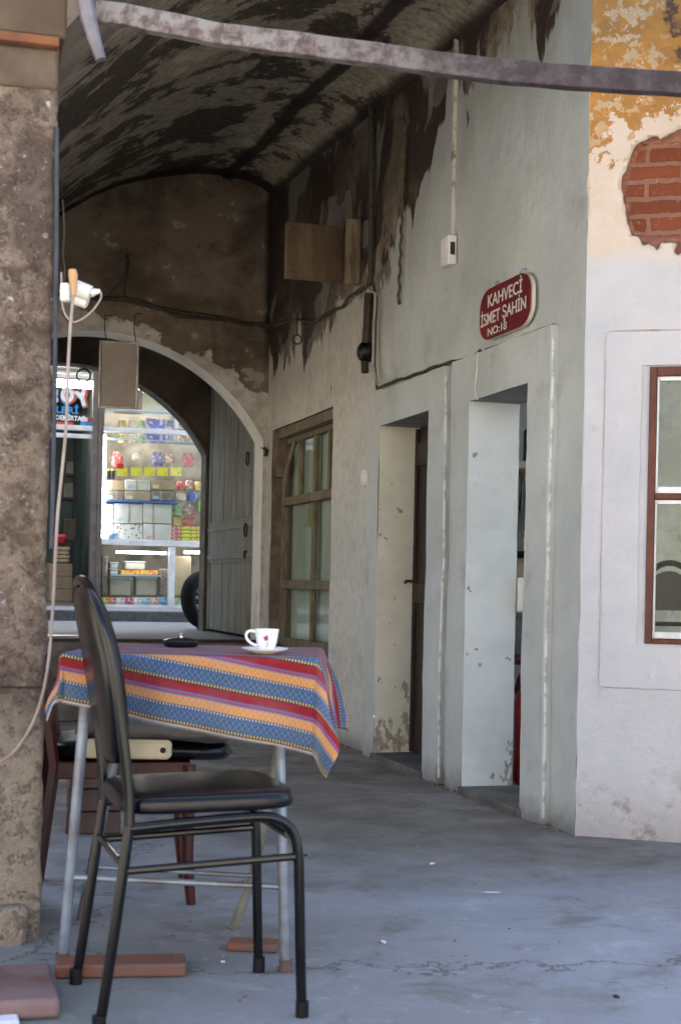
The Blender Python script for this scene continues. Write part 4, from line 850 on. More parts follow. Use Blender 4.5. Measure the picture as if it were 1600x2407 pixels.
# shelves
def shelf(q, d0_, d1_, label, m):
    a, b, c, d = shr(*q, (d0_+d1_)/2); b = min(b, pa-.03)
    return solo('shop_shelf', MB().fbox(SH, a, b, c, d, d0_, d1_), m, label, 'shelf', 'shelves in the shop window')
GSH = simple('blue_white_shelf', (.45, .60, .70), (.55, .65, .70), 6, .3)
shelf((345, 1001, 1400, 1008), -.40, -.08, 'topmost glass shelf with pale blue edge in the shop window', GSH)
shelf((345, 1160, 1400, 1166), -.40, -.08, 'blue edged shelf under the second row of sweet bags', GSH)
shelf((345, 1482, 745, 1492), -.45, -.08, 'blue edged shelf between the brown wrapped boxes and the white boxes', simple('blue_shelf_edge', (.08, .2, .5)))
shelf((345, 1706, 1400, 1716), -.50, -.06, 'long shelf under the white boxes in the shop window', WPVC)
shelf((370, 1889, 645, 1897), -.45, -.10, 'small shelf under the orange boxes in the lower window', GSH)
def good(name, q, m, label, cat='box', d=-.14, th=.16, grp=None, bevel=.006, jit=0):
    a, b, c, dd = shr(*q, d); b = min(b, pa-.035)
    mb = MB().fbox(SH, a, b, c, dd, d-th, d)
    return solo(name, mb, m, label, cat, grp, bevel=bevel)
def candy(name, cols, sc_=30, rough=.3):
    g = NM(name); c = g.vor(sc_, out='Color'); s = g.sep(c)[0]; n = len(cols)
    return g.out(g.ramp(s, [(k/n, cols[k]) for k in range(n)], True), rough, 0, .5)
def bag(q, m, label, d=-.2, th=.1):
    a, b, c, dd = shr(*q, d); b = min(b, pa-.035); n = 14; mb = MB(); w2 = (b-a)/2; cx_ = (a+b)/2; h = dd-c
    prof = [(.55, 0), (.92, .04), (1, .2), (1, .55), (.92, .8), (.7, .93), (.5, 1.0)]
    base = len(mb.v)
    for (r, hz) in prof:
        for k in range(n):
            an = 2*math.pi*k/n; ca_, sa_ = math.cos(an), math.sin(an)
            ca_ = math.copysign(abs(ca_)**.6, ca_); mb.v.append(SH.pt(cx_+ca_*w2*r*(1+.05*math.sin(5*an+hz*9)), c+h*hz, d-th/2+sa_*th/2*min(1, r*(1.25-hz))))
    for i in range(len(prof)-1):
        for k in range(n): mb.f.append((base+i*n+k, base+i*n+(k+1) % n, base+(i+1)*n+(k+1) % n, base+(i+1)*n+k)); mb.uv.append(None)
    mb.f.append(tuple(range(base, base+n))[::-1]); mb.uv.append(None); mb.f.append(tuple(range(base+(len(prof)-1)*n, base+len(prof)*n))); mb.uv.append(None)
    return solo('sweet_bag', mb, m, label, 'bag', 'bags of sweets in the shop window', smooth=60)
YEL = candy('yellow_sweets', [(.6, .45, .1), (.7, .6, .3), (.5, .3, .08)]); GRN = candy('green_sweets', [(.25, .5, .2), (.5, .6, .35), (.15, .35, .12)]); BLU = candy('blue_packet', [(.06, .12, .5), (.08, .16, .6), (.05, .1, .42), (.6, .65, .8)], 26)
RED = candy('red_sweets', [(.6, .08, .08), (.7, .35, .3), (.5, .12, .1)], 45); MUL = candy('mixed_sweets', [(.6, .3, .1), (.2, .2, .5), (.6, .6, .55), (.5, .1, .1)], 40); PNK = candy('pale_sweets', [(.7, .55, .45), (.6, .4, .3), (.75, .7, .6)], 40); PUR = candy('violet_sweets', [(.2, .18, .38), (.4, .38, .5), (.12, .1, .25)], 45)
for row, (y0, y1, word) in enumerate(((1030, 1076, 'upper'), (1108, 1158, 'lower'))):
    for (x0, x1, m, w1) in ((422, 470, YEL, 'yellow'), (478, 524, PNK, 'cream coloured'), (530, 571, GRN, 'green'), (690, 728, PUR, 'violet grey'), (755, 800, MUL, 'mixed colour'), (805, 850, MUL if row else PNK, 'rightmost')):
        bag((x0, y0, x1, y1), m, w1+' bag of sweets in the '+word+' row behind the shop glass')
    good('blue_packet', (578, 1024 if row == 0 else 1108, 682, y1), BLU, 'large blue packet with white emblem in the '+word+' row', 'packet', -.16, .08, 'large blue packets')
for (x0, y0, x1, y1, m, lab) in ((385, 1205, 450, 1292, RED, 'red bag of sweets hanging above the first price card'), (610, 1203, 676, 1288, PUR, 'violet bag of sweets hanging above the fourth price card'), (680, 1215, 736, 1270, MUL, 'small mixed bag hanging right of the violet bag'), (780, 1213, 842, 1290, RED, 'red bag of sweets hanging at the far right of the window'), (500, 1205, 552, 1250, PNK, 'faint pale bag hanging above the second price card')):
    bag((x0, y0, x1, y1), m, lab, -.16)
YC = NM('yellow_price_card'); u_ = YC.coord('Object', (1, 1, 60)); YC = YC.out(YC.mix(YC.mp(YC.noise(22, YC.coord('Object', (3, 3, 1)), 2), .6, .66), (.85, .76, .06), (.35, .28, .08)), .6)
for k, (x0, x1, y0, y1, m, lab) in enumerate(((745, 790, 1368, 1420, RED, 'red bag standing right of the upper wrapped boxes'), (795, 842, 1362, 1420, MUL, 'mixed colour bag behind the red one, right of the wrapped boxes'), (846, 890, 1370, 1422, YEL, 'yellow bag at the right end beside the wrapped boxes'),
        (745, 800, 1432, 1480, PNK, 'pale bag under the red one, right of the upper boxes'), (806, 860, 1428, 1482, BLU, 'blue bag left of the bright green box'), (722, 780, 1500, 1560, GRN, 'green bag standing above the red packets'), (786, 846, 1496, 1562, MUL, 'mixed bag above the yellow packets'), (722, 775, 1566, 1618, YEL, 'yellow bag directly on the red packets'), (782, 850, 1568, 1618, RED, 'red bag lying directly on the yellow packets'))):
    bag((x0, y0, x1, y1), m, lab, -.3)
for k, (x0, x1) in enumerate(((415, 471), (490, 549), (566, 621), (637, 695), (712, 769))):
    good('price_card', (x0, 1294, x1, 1341), YC, ('first', 'second', 'third', 'fourth', 'fifth')[k]+' yellow price card from the left in the shop window', 'price card', -.05, .004, 'yellow price cards', bevel=0)
good('red_card', (413, 1273, 452, 1300), simple('red_card', (.6, .03, .04)), 'small red card just above the first price card', 'card', -.045, .004, bevel=0)
for k, (x0, x1) in enumerate(((352, 376), (378, 402))):
    a, b, c, d = shr(x0, 1303, x1, 1356, -.15); b = min(b, pa-.035); cc = SH.pt((a+b)/2, c, -.17); h = d-c; r = (b-a)/2
    t = thing('dark_jar', ('left', 'right')[k]+' one of two dark jars with yellow lids above the wrapped boxes', 'jar', cc, 'dark jars'); part('body', MB().lathe(cc, [(0, 0), (r, 0), (r, h*.85), (0, h*.85)], 14), BLKP, t); part('lid', MB().lathe(cc+Vector((0, 0, h*.85)), [(0, 0), (r*1.05, 0), (r*1.05, h*.15), (0, h*.15)], 14), simple('yellow_lid', (.6, .5, .06)), t)
WB = simple('white_wrapped_box', (.62, .61, .56), (.52, .50, .45), 5, .35, .5, bd=.01, spec=.5); TB = simple('tan_wrapped_box', (.46, .35, .22), (.36, .26, .15), 4, .35, .5, bd=.01, spec=.5); BB_ = simple('brown_wrapped_box', (.14, .10, .08), (.30, .24, .19), 16, .25, .6, stretch=(1, 1, 3), bd=.01, spec=.5)
DOT = NM('brown_dotted_box'); DOT = DOT.out(DOT.mix(DOT.mp(DOT.vor(26), .26, .31), (.12, .06, .035), (.62, .60, .55)), .4)
for q, m, lab in (((345, 1366, 455, 1420), TB, 'pale tan wrapped box, top left of the upper stack'), ((457, 1364, 600, 1422), WB, 'white wrapped box in the middle of the top row'), ((602, 1366, 740, 1420), TB, 'tan wrapped box at the right of the top row'),
                  ((345, 1422, 455, 1480), BB_, 'dark brown wrapped box, left of the tan one in the upper stack'), ((457, 1424, 600, 1480), TB, 'tan box under the white one in the upper stack'), ((602, 1422, 740, 1480), BB_, 'brown wrapped box at the right of the upper stack'),
                  ((340, 1497, 396, 1606), WB, 'narrow white box at the left of the lower stack, upper row'), ((400, 1495, 556, 1604), WB, 'large white box directly above the dotted box'), ((560, 1495, 716, 1604), WB, 'large white box at the upper right of the lower stack'),
                  ((340, 1608, 394, 1704), WB, 'narrow white box left of the dotted box'), ((398, 1608, 556, 1704), DOT, 'white box with brown dots at the bottom of the lower stack'), ((560, 1608, 716, 1704), WB, 'large white box right of the dotted box')):
    ob = good('wrapped_box', q, m, lab, 'box', -.14, .22, 'wrapped boxes in the shop window', .012)
    x0_, y0_, x1_, y1_ = q
    if x1_-x0_ > 60 and m is not DOT:
        mm = x0_+(x1_-x0_)*random.uniform(.3, .7); part('packing_tape', MB().fbox(SH, *shr(mm-4, y0_+1, mm+4, y1_-1, -.138), -.1385, -.137), simple('clear_tape', (.45, .38, .28), None, 5, .25), ob)
        part('paper_label', MB().fbox(SH, *shr(x0_+12, y1_-30, x0_+44, y1_-12, -.138), -.1385, -.1365), simple('printed_label', random.choice([(.5, .1, .08), (.1, .25, .45), (.6, .5, .15)]), (.7, .7, .66), 90, .4), ob)
good('info_card', (368, 1660, 425, 1704), candy('blue_cards', [(.1, .35, .6), (.5, .6, .7), (.05, .12, .4)], 14), 'small blue and cyan card in front of the dotted box', 'card', -.06, .005, bevel=0)
RP = candy('red_packets', [(.6, .1, .12), (.7, .5, .45), (.5, .05, .08)], 50); YG = candy('yellow_green_packets', [(.65, .6, .05), (.2, .5, .05), (.55, .1, .04), (.7, .65, .1)], 45)
for k in range(4):
    good('red_packet', (714, 1622+21*k, 764, 1641+21*k), RP, ('topmost', 'second', 'third', 'lowest')[k]+' red packet in the stack beside the white boxes', 'packet', -.14, .15, 'stacked red packets', .004)
    good('yellow_packet', (768, 1622+21*k, 890, 1641+21*k), YG, ('topmost', 'second', 'third', 'lowest')[k]+' long yellow and green packet in the right hand stack', 'packet', -.13, .15, 'stacked yellow packets', .004)
good('green_box', (874, 1480, 930, 1542), simple('green_card', (.2, .55, .05)), 'bright green box above the yellow packets', 'box', -.14, .1)
TUB = simple('cream_tub_plastic', (.52, .50, .40), (.45, .43, .34), 5, .35); TUBW = simple('pale_tub', (.55, .60, .58), None, 5, .35)
def tub(q, m, lab, lid):
    a, b, c, d = shr(*q, -.25); b = min(b, pa-.035); t = thing('plastic_tub', lab, 'tub', SH.pt((a+b)/2, c, -.3), 'plastic tubs in the lower window'); h = d-c
    part('body', MB().fbox(SH, a+.01, b-.01, c, c+h*.86, -.45, -.23), m, t, bevel=.015); part('lid', MB().fbox(SH, a, b, c+h*.861, d, -.46, -.22), lid, t, bevel=.006)
LID = simple('pale_lid', (.6, .66, .62), None, 5, .3)
tub((370, 1900, 492, 2005), TUB, 'large cream tub at the lower left of the low window', LID); tub((514, 1900, 634, 2005), TUB, 'large cream tub right of the other on the low shelf', LID); tub((455, 1815, 571, 1862), TUB, 'flat cream tub standing on the two orange boxes', LID)
tub((370, 1820, 421, 1852), TUBW, 'small pale tub on top of another in the low window', LID); tub((370, 1856, 421, 1888), TUBW, 'small pale tub under another in the low window', LID)
ORB = candy('orange_print_box', [(.6, .3, .05), (.65, .4, .08), (.5, .1, .04)], 30)
good('orange_box', (436, 1865, 537, 1888), ORB, 'left orange printed box under the flat tub', 'box', -.22, .2, 'orange printed boxes'); good('orange_box', (540, 1865, 642, 1888), ORB, 'right orange printed box under the flat tub', 'box', -.22, .2, 'orange printed boxes')
good('brown_sack', (648, 1855, 697, 2008), BB_, 'tall brown wrapped sack beside the mullion of the low window', 'sack', -.2, .14, bevel=.02); good('paper_bag', (733, 1785, 822, 2008), TB, 'crumpled tan paper bag right of the mullion', 'bag', -.2, .14, bevel=.02)
good('brown_sack', (310, 1780, 360, 2008), BB_, 'dark wrapped sack at the left edge of the low window', 'sack', -.2, .14, bevel=.02)
cols = [(.5, .6, .1), (.7, .2, .1), (.75, .65, .6), (.6, .1, .2), (.75, .7, .7), (.3, .5, .6), (.7, .4, .35), (.2, .4, .6)]
nm = ('lime', 'orange red', 'cream', 'crimson', 'white', 'pale blue', 'salmon', 'blue')
for k in range(8):
    c = cols[k]; m = candy('candy_tray_'+nm[k].replace(' ', '_'), [c, tuple(x*.6 for x in c), (.75, .72, .7), tuple(min(.8, x*1.3) for x in c)], 60)
    x0 = 318+47*k; good('sweet_tray', (x0, 2016, x0+45, 2058), m, nm[k]+' tray of small sweets in the row along the foot of the window', 'tray', -.05, .18, 'trays of sweets along the foot of the window', .006)
for k in range(2):
    good('sweet_tray', (732+70*k, 2020, 798+70*k, 2062), candy('green_tray_%s' % ('a', 'b')[k], [(.2, .5, .2), (.7, .7, .6), (.6, .3, .2)], 60), ('green and white tray of sweets right of the mullion', 'green and white tray of sweets at the far right end')[k], 'tray', -.05, .18, 'trays of sweets along the foot of the window')
# lettering on the transom
def stext(t, x, y, hpx, wpx, m, d=.012, bold=.03, rot=0, label=None):
    a, z = SH.px(*cp(x, y), d); h = hpx*.42403/ (F/17.0); wd = wpx*.42403/(F/17.0)*1.03
    part('lettering', text_mb(t, SH, a, z, h, wd, d, .002, bold, rot=rot), m, shop, smooth=0)
WT = simple('white_vinyl_letters', (.8, .8, .8)); RT = simple('red_vinyl_letters', (.6, .09, .05)); BT = simple('blue_vinyl_letters', (.06, .3, .65))
stext('O', 110, 925, 74, 72, RT, .012, .08, -.12); stext('O', 97, 932, 74, 72, BT, .010, .08, -.12); stext('O', 97, 920, 74, 70, WT, .015, .08, -.12)
stext('Y', 205, 962, 78, 78, RT, .012, .08, .30); stext('Y', 196, 966, 78, 78, BT, .010, .08, .30); stext('Y', 192, 955, 78, 76, WT, .015, .08, .30)
stext('LERİ', 76, 990, 38, 118, BT, .012, .03); stext('DEMİRTAŞ', 74, 1028, 26, 155, WT, .012, .03); stext('S', 18, 932, 74, 66, WT, .015, .08)
a, b, c, d = shr(80, 1042, 170, 1068, .008); part('red_band', MB().fbox(SH, a, b, c, d, .008, .011), RT, shop)
for q, mm in (((212, 1017, 250, 1040), WT), ((254, 1017, 295, 1040), RT), ((212, 1045, 250, 1068), BT), ((254, 1045, 295, 1068), BT)):
    a, b, c, d = shr(*q, .008); part('payment_sticker', MB().fbox(SH, a, b, c, d, .008, .011), mm, shop)
part('poster', MB().fbox(SH, *shr(560, 860, 720, 998, -.3), -.3, -.29), simple('yellowish_poster', (.62, .60, .45), (.45, .42, .3), 6), shop); part('poster', MB().fbox(SH, *shr(400, 860, 555, 998, -.3), -.3, -.29), simple('red_grey_poster', (.4, .22, .2), (.3, .27, .25), 6), shop)
# inside the open door
def dgood(name, q, m, lab, cat, d=-1.2, th=.3, grp=None, bevel=.006):
    a, b, c, dd = shr(*q, d); return solo(name, MB().fbox(SH, a, b, c, dd, d-th, d), m, lab, cat, grp, bevel=bevel)
CRT = simple('pale_carton', (.30, .22, .14), (.22, .16, .10), 5)
for k in range(3):
    dgood('carton', (40, 1828+70*k, 166, 1896+70*k), CRT, ('topmost', 'middle', 'lowest')[k]+' carton of the stack just inside the open shop door', 'carton', -.8, .4, 'cartons inside the shop door')
for k in range(4): dgood('flat_bread', (70, 1735+22*k, 152-4*(k % 2), 1753+22*k), simple('woven_tan_%s' % 'abcd'[k], (.42, .33, .18), (.3, .22, .12), 12), ('topmost', 'second', 'third', 'lowest')[k]+' flat tan packet on the carton stack', 'packet', -.8, .3, 'flat packets on the cartons')
dgood('red_bundle', (62, 1665, 135, 1720), simple('red_cloth', (.35, .02, .03)), 'small red bundle lying on the flat packets', 'bundle', -.8, .2, bevel=.03)
for k, (q, lab) in enumerate((((125, 1250, 265, 1340), 'long framed picture high on the dark wall inside the door'), ((110, 1370, 240, 1470), 'lower framed picture on the dark wall inside the door'))):
    a, b, c, d = shr(*q, -3.0); t = thing('framed_picture', lab, 'picture', SH.pt((a+b)/2, c, -3.05)); part('frame', MB().fbox(SH, a, b, c, d, -3.09, -3.05), DWOOD, t); part('picture', MB().fbox(SH, a+.03, b-.03, c+.03, d-.03, -3.05, -3.04), simple('faded_print_%s' % 'ab'[k], (.12, .12, .10), (.07, .08, .07), 6), t)
dgood('dark_crate', (120, 1580, 185, 1700), DWOOD, 'dark open crate behind the carton stack inside the door', 'crate', -1.6, .2)

# ---- motorcycle wheel behind the arch jamb
mc = P(477, 1440, 12.95); mc.z = .505; moto = thing('parked_motorcycle', 'black parked motorcycle with only its tyre and fork showing past the arch', 'motorcycle', mc)
c = mc+Vector((0, 0, .265)); ax = Vector((.80, -.60, .12)).normalized(); x = ax.cross(Vector((0, 0, 1))).normalized(); y = x.cross(ax)
ty = MB(); ty.tube([c+(x*math.cos(q)+y*math.sin(q))*.20 for q in [2*math.pi*k/36 for k in range(36)]], .068, 12, closed=True); part('tyre', ty, simple('tyre_rubber', (.009, .009, .01), (.006, .006, .006), 30, .75, .6), moto)
part('rim', MB().tube([c+(x*math.cos(q)+y*math.sin(q))*.14 for q in [2*math.pi*k/30 for k in range(30)]], .018, 8, closed=True), BLK, moto)
sp = MB()
for k in range(10): q = 2*math.pi*k/10; sp.tube([c, c+(x*math.cos(q)+y*math.sin(q))*.18], .007, 5)
part('spokes', sp, BLK, moto); part('hub', MB().tube([c-ax*.07, c+ax*.07], .04, 12), STEEL, moto)
fk = MB(); top = c+Vector((.14, .1, .42)); fk.tube([c-ax*.09, top-ax*.09], .018, 8).tube([c+ax*.09, top+ax*.09], .018, 8); part('fork', fk, BRIGHT, moto)
part('mudguard', MB().tube([c+(x*math.cos(q)+y*math.sin(q))*.285 for q in [R_(200+k*8) for k in range(12)]], .035, 8), BLK, moto)
bd = Vector((-x.x, -x.y, 0)).normalized(); bd = bd if bd.x > 0 else -bd
part('body', MB().tube([top, top+bd*.3+Vector((0, 0, -.05)), top+bd*.7+Vector((0, 0, -.02)), top+bd*1.1], [.08, .15, .14, .07], 12).tube([c+bd*.45, c+bd*.8], .13, 10), BLK, moto)
part('rear_wheel', MB().tube([c+bd*1.28+(x*math.cos(q)+y*math.sin(q))*.20 for q in [2*math.pi*k/30 for k in range(30)]], .068, 10, closed=True), BLKP, moto)

# ================================================================ FURNITURE
TZ = .770; TX1, TX0, TY0, TY1 = -.055, -.645, 3.36, 3.90
tb = thing('folding_table', 'small table with pale blue steel legs under a striped cloth beside the pillar', 'table', ((TX0+TX1)/2, (TY0+TY1)/2, 0))
part('tabletop', MB().box(((TX0+TX1)/2, (TY0+TY1)/2, TZ-.017), (TX1-TX0, TY1-TY0, .026)), REDW, tb, bevel=.004)
part('apron', MB().box(((TX0+TX1)/2, TY0+.08, TZ-.06), (TX1-TX0-.14, .02, .055)).box(((TX0+TX1)/2, TY1-.08, TZ-.06), (TX1-TX0-.14, .02, .055)), REDW, tb, bevel=.003)
lr0 = P(650, 1690, 3.5); lr0.z = TZ-.03; lr1 = G(671, 2284); ll0 = P(206, 1690, 3.5); ll0.z = TZ-.03; ll1 = G(147, 2268)
lgR = part('leg', MB().tube([lr0, lr0.lerp(lr1, .5), lr1], .0135, 12), BLUEM, tb); lgL = part('leg', MB().tube([ll0, ll0.lerp(ll1, .5), ll1], .0135, 12), BLUEM, tb)
rr0 = Vector((-.12, 3.93, TZ-.03)); rr1 = G(549, 2184); part('leg', MB().tube([rr0, rr0.lerp(rr1, .5)+Vector((.015, 0, 0)), rr0.lerp(rr1, .8)+Vector((.02, 0, 0)), rr1], .0135, 10), simple('dull_olive_steel', (.10, .10, .065), (.2, .19, .17), 8, .5, .2), tb)
rl0 = Vector((-.56, 3.93, TZ-.03)); rl1 = Vector((-.70, 3.95, 0)); part('leg', MB().tube([rl0, rl1], .0135, 10), BLUEM, tb)
def onseg(p, q, z): f = (p.z-z)/(p.z-q.z); return p.lerp(q, f)
part('crossbar', MB().tube([onseg(ll0, ll1, .215), onseg(lr0, lr1, .205)], .0078, 10), BLUEM, tb); part('crossbar', MB().tube([P(219, 2038, 3.62), P(600, 2059, 3.62)], .006, 10), BLUEM, tb)
for q, lo in ((lr1, lgR), (ll1, lgL)): part('foot_cap', MB().tube([q+Vector((0, 0, .03)), q], .0165, 12), simple('rusty_cap', (.12, .08, .07)), lo)
# cloth
quad = [Vector((-.735, -.095)), Vector((.140, -.258)), Vector((.24, .60)), Vector((-.70, .76))]   # FL FR BR BL, relative to the front right table corner
nu, nv = 170, 150; mb = MB(); W2 = TX1-TX0; D2_ = TY1-TY0
for j in range(nv+1):
    for i in range(nu+1):
        a, b = i/nu, j/nv; p = (quad[0]*(1-a)+quad[1]*a)*(1-b)+(quad[3]*(1-a)+quad[2]*a)*b
        qx = min(max(p.x, -W2), 0); qy = min(max(p.y, 0), D2_); dx, dy = p.x-qx, p.y-qy; ds = math.hypot(dx, dy)
        z = TZ+.001+noise.noise(Vector((p.x*6, p.y*6, 0)))*.0012; ox = oy = 0
        if ds > 1e-6:
            nx, ny = dx/ds, dy/ds; r0 = .012
            if ds < r0*1.57: th = ds/r0; o = r0*math.sin(th); dz = r0*(1-math.cos(th))
            else: o = r0; dz = r0+(ds-r0*1.57)
            fl = max(0, dz-.01); corner = min(abs(nx), abs(ny))*1.41
            fold = math.sin(p.x*34+1.2)*.007+math.sin(p.x*15)*.013+noise.noise(Vector((p.x*9, p.y*9, 3)))*.012+math.sin(p.y*27)*.006
            o += fl*(.07+.14*corner+.22*max(nx, 0)**2*min(1, max(0, p.y)*3))+fold*min(1, fl/.08)
            ang = math.atan2(ny, nx); o += corner*fl*.10*math.sin(ang*6+.7)
            ox, oy = nx*o, ny*o; z -= dz*(.985-.05*corner)
        mb.v.append(Vector((TX1+qx+ox, TY0+qy+oy, z)))
LU, LV = 1.04, .87
for j in range(nv):
    for i in range(nu):
        k = j*(nu+1)+i; mb.f.append((k, k+1, k+nu+2, k+nu+1)); mb.uv.append([(x/nu*LU, y/nv*LV) for x, y in ((i, j), (i+1, j), (i+1, j+1), (i, j+1))])
cl = solo('striped_tablecloth', mb, MAT_C, 'woven tablecloth with blue, orange and red stripes draped over the table', 'tablecloth', smooth=70)
sd = cl.modifiers.new('thick', 'SOLIDIFY'); sd.thickness = .002; sd.offset = 1
# fringe
fm = MB()
for k in range(330):
    i = k/330*nu; i0 = int(i); p = mb.v[i0].lerp(mb.v[min(i0+1, nu)], i-i0)+Vector((0, -.001, 0)); L_ = random.uniform(.002, .005)
    fm.tube([p, p+Vector((random.uniform(-.002, .002), random.uniform(-.002, .001), -L_))], .0007, 3)
part('fringe', fm, simple('pale_fringe', (.38, .34, .33)), cl)
# cup, saucer, ashtray
TS = TZ+.004; sc_ = P(622, 1540, 3.46); sc_.z = TS; sc_.y = 3.46
sau = solo('saucer', MB().lathe(sc_, [(0, .002), (.028, .0), (.032, .003), (.046, .008), (.057, .0135), (.0575, .0155), (.046, .0115), (.03, .007), (0, .006)], 40), CHINA, 'white saucer under the coffee cup on the striped cloth', 'saucer', smooth=60)
cc = sc_+Vector((.004, 0, .0065)); cup = thing('coffee_cup', 'small white coffee cup with a pink flower, standing on its saucer', 'cup', cc)
cpf = [(0, .0), (.017, 0), (.0185, .003), (.0215, .012), (.025, .024), (.0275, .038), (.0292, .050), (.0300, .0545), (.0286, .0545), (.0265, .042), (.022, .018), (.015, .006), (0, .005)]
bowl = part('bowl', MB().lathe(cc, cpf, 40), CHINA, cup, smooth=60)
hd = [(-.0265, .046), (-.036, .050), (-.047, .046), (-.050, .036), (-.044, .025), (-.033, .017), (-.0225, .014)]
part('handle', MB().tube(smoothp([cc+Vector((x, -.002, z)) for x, z in hd], 5), .0034, 10), CHINA, cup, smooth=70)
def decal(pts, m, th=.0007):
    mbd = MB()
    for (x, z, r) in pts:
        rad = .0165+.0135*(z/.0545)**.8+.0022; rad = min(rad, .0305); an = math.asin(max(-1, min(1, x/rad))); p = cc+Vector((math.sin(an)*rad, -math.cos(an)*rad, z)); nn = Vector((math.sin(an), -math.cos(an), .0))
        mbd.lathe(p-nn*.0012, [(0, 0), (r, 0), (r, .0016), (0, .0016)], 9, axis=nn)
    return mbd
part('flower_print', decal([(-.003, .034, .0035), (.002, .037, .0035), (.003, .031, .003), (-.001, .029, .003), (.012, .041, .0016)], None), simple('pink_print', (.32, .05, .15)), bowl)
part('leaf_print', decal([(.003, .022, .0016), (.005, .017, .0018), (.002, .013, .0016), (.006, .026, .0014), (.009, .036, .0012), (.000, .018, .0014)], None), simple('grey_leaf_print', (.12, .13, .16)), bowl)
at = P(425, 1527, 3.76); at.z = TS; ash = thing('ashtray', 'round dark metal ashtray with a domed lid on the striped cloth', 'ashtray', at)
part('bowl', MB().lathe(at, [(0, 0), (.040, .0), (.046, .004), (.048, .012), (.044, .017), (0, .017)], 36), BLKP, ash); ald = part('lid', MB().lathe(at+Vector((0, 0, .0172)), [(.0435, 0), (.036, .0035), (.018, .0065), (.006, .0075), (0, .0078)], 36), STEEL, ash)
part('knob', MB().lathe(at+Vector((0, 0, .0245)), [(.005, 0), (.0045, .004), (.0065, .007), (.004, .010), (0, .0105)], 14), BRIGHT, ald)

# black chair
Fd = Vector((.952, .306, 0)); Ld = Vector((-.306, .952, 0)); N0 = Vector((-.485, 2.975, 0)); CW = .375
def ch(f, l, z): return N0+Fd*f+Ld*l+Vector((0, 0, z))
chr_ = thing('black_chair', 'black metal chair with padded seat and rounded back in the foreground', 'chair', ch(.2, CW/2, 0))
TR = .0116
back = [ch(-.0, 0, 0), ch(.030, 0, .22), ch(.055, .0, .43), ch(.052, .0, .50), ch(.034, -.004, .64), ch(.012, .0, .78), ch(-.010, .022, .87), ch(-.026, .08, .925), ch(-.033, CW/2, .945), ch(-.026, CW-.08, .925), ch(-.010, CW-.022, .87), ch(.012, CW, .78), ch(.034, CW+.004, .64), ch(.052, CW, .50), ch(.055, CW, .43), ch(.030, CW, .22), ch(0, CW, 0)]
LG = [part('leg', MB().tube(smoothp(back[:3]), TR, 12), BLK, chr_), part('leg', MB().tube(smoothp(back[-3:]), TR, 12), BLK, chr_)]
part('back_frame', MB().tube(smoothp(back[2:-2]), TR, 12), BLK, chr_)
# padded back
pm = MB(); nn = 28; rings = []
def bpz(z): # forward offset of the back frame at height z
    T = [(.50, .052), (.64, .034), (.78, .012), (.87, -.010), (.925, -.026), (.95, -.033)]
    for (a, b), (c, d) in zip(T[:-1], T[1:]):
        if z <= c: return b+(d-b)*(z-a)/(c-a)
    return T[-1][1]
def pad_outline(k):
    a = 2*math.pi*k/nn; c_a, s_a = math.cos(a), math.sin(a)
    x = math.copysign(abs(c_a)**.75, c_a)*(CW/2-.014); z = .735+math.copysign(abs(s_a)**.8, s_a)*.195
    if z < .70: x *= 1-(.70-z)*.9
    return x, z
for (sc__, off) in ((.0, .030), (.6, .032), (.92, .024), (1.0, .008), (1.0, -.008), (.92, -.018), (.0, -.02)):
    for k in range(nn):
        x, z = pad_outline(k); x *= sc__; z = .735+(z-.735)*sc__; pm.v.append(ch(bpz(z)+off, CW/2+x, z))
for i in range(6):
    for k in range(nn): pm.f.append((i*nn+k, i*nn+(k+1) % nn, (i+1)*nn+(k+1) % nn, (i+1)*nn+k)); pm.uv.append(None)
part('backrest', pm, VINYL, chr_, smooth=60)
# seat cushion
sm = MB(); nn = 44; SD = .388
def seat_o(k, sc__=1):
    a = 2*math.pi*k/nn; c_a, s_a = math.cos(a), math.sin(a); x = math.copysign(abs(c_a)**.38, c_a); y = math.copysign(abs(s_a)**.38, s_a)
    wd = (CW/2+.012)*(1-.05*(1-(x+1)/2)); return .236+x*SD/2*sc__, CW/2+y*wd*sc__
for (s__, z) in ((0, .453), (.97, .453), (1.0, .456), (1.008, .462), (1.008, .474), (.995, .484), (.965, .489), (.8, .492), (.4, .495), (0, .496)):
    for k in range(nn): f_, l_ = seat_o(k, s__); sm.v.append(ch(f_, l_, z+.010*(f_/.45)-.004))
for i in range(9):
    for k in range(nn): sm.f.append((i*nn+k, i*nn+(k+1) % nn, (i+1)*nn+(k+1) % nn, (i+1)*nn+k)); sm.uv.append(None)
part('seat', sm, VINYL, chr_, smooth=60)
for l0 in (0, CW):
    fl = [ch(.055, l0, .424), ch(.16, l0, .432), ch(.30, l0, .440), ch(.370, l0, .437), ch(.410, l0, .410), ch(.425, l0, .36), ch(.430, l0, .28), ch(.437, l0, .10), ch(.442, l0, 0)]
    LG.append(part('leg', MB().tube(smoothp(fl), TR, 12), BLK, chr_))
    part('stretcher', MB().tube([ch(.045, l0, .335), ch(.425, l0, .352)], .0085, 10), BLK, chr_)
part('stretcher', MB().tube([ch(.047, 0, .345), ch(.047, CW, .345)], .0085, 10), BLK, chr_); part('stretcher', MB().tube([ch(.40, 0, .40), ch(.40, CW, .40)], .0085, 10), BLK, chr_)
for lo, (f_, l_) in zip(LG, ((0, 0), (0, CW), (.442, 0), (.442, CW))): part('foot_cap', MB().tube([ch(f_, l_, .035), ch(f_, l_, -.001)], .015, 12), BLKP, lo)
mb = MB()
for z in (.55, .50): mb.tube([ch(.048, .016, z), ch(.048, -.005, z)], .005, 8)
part('rivet', mb, BRIGHT, chr_)

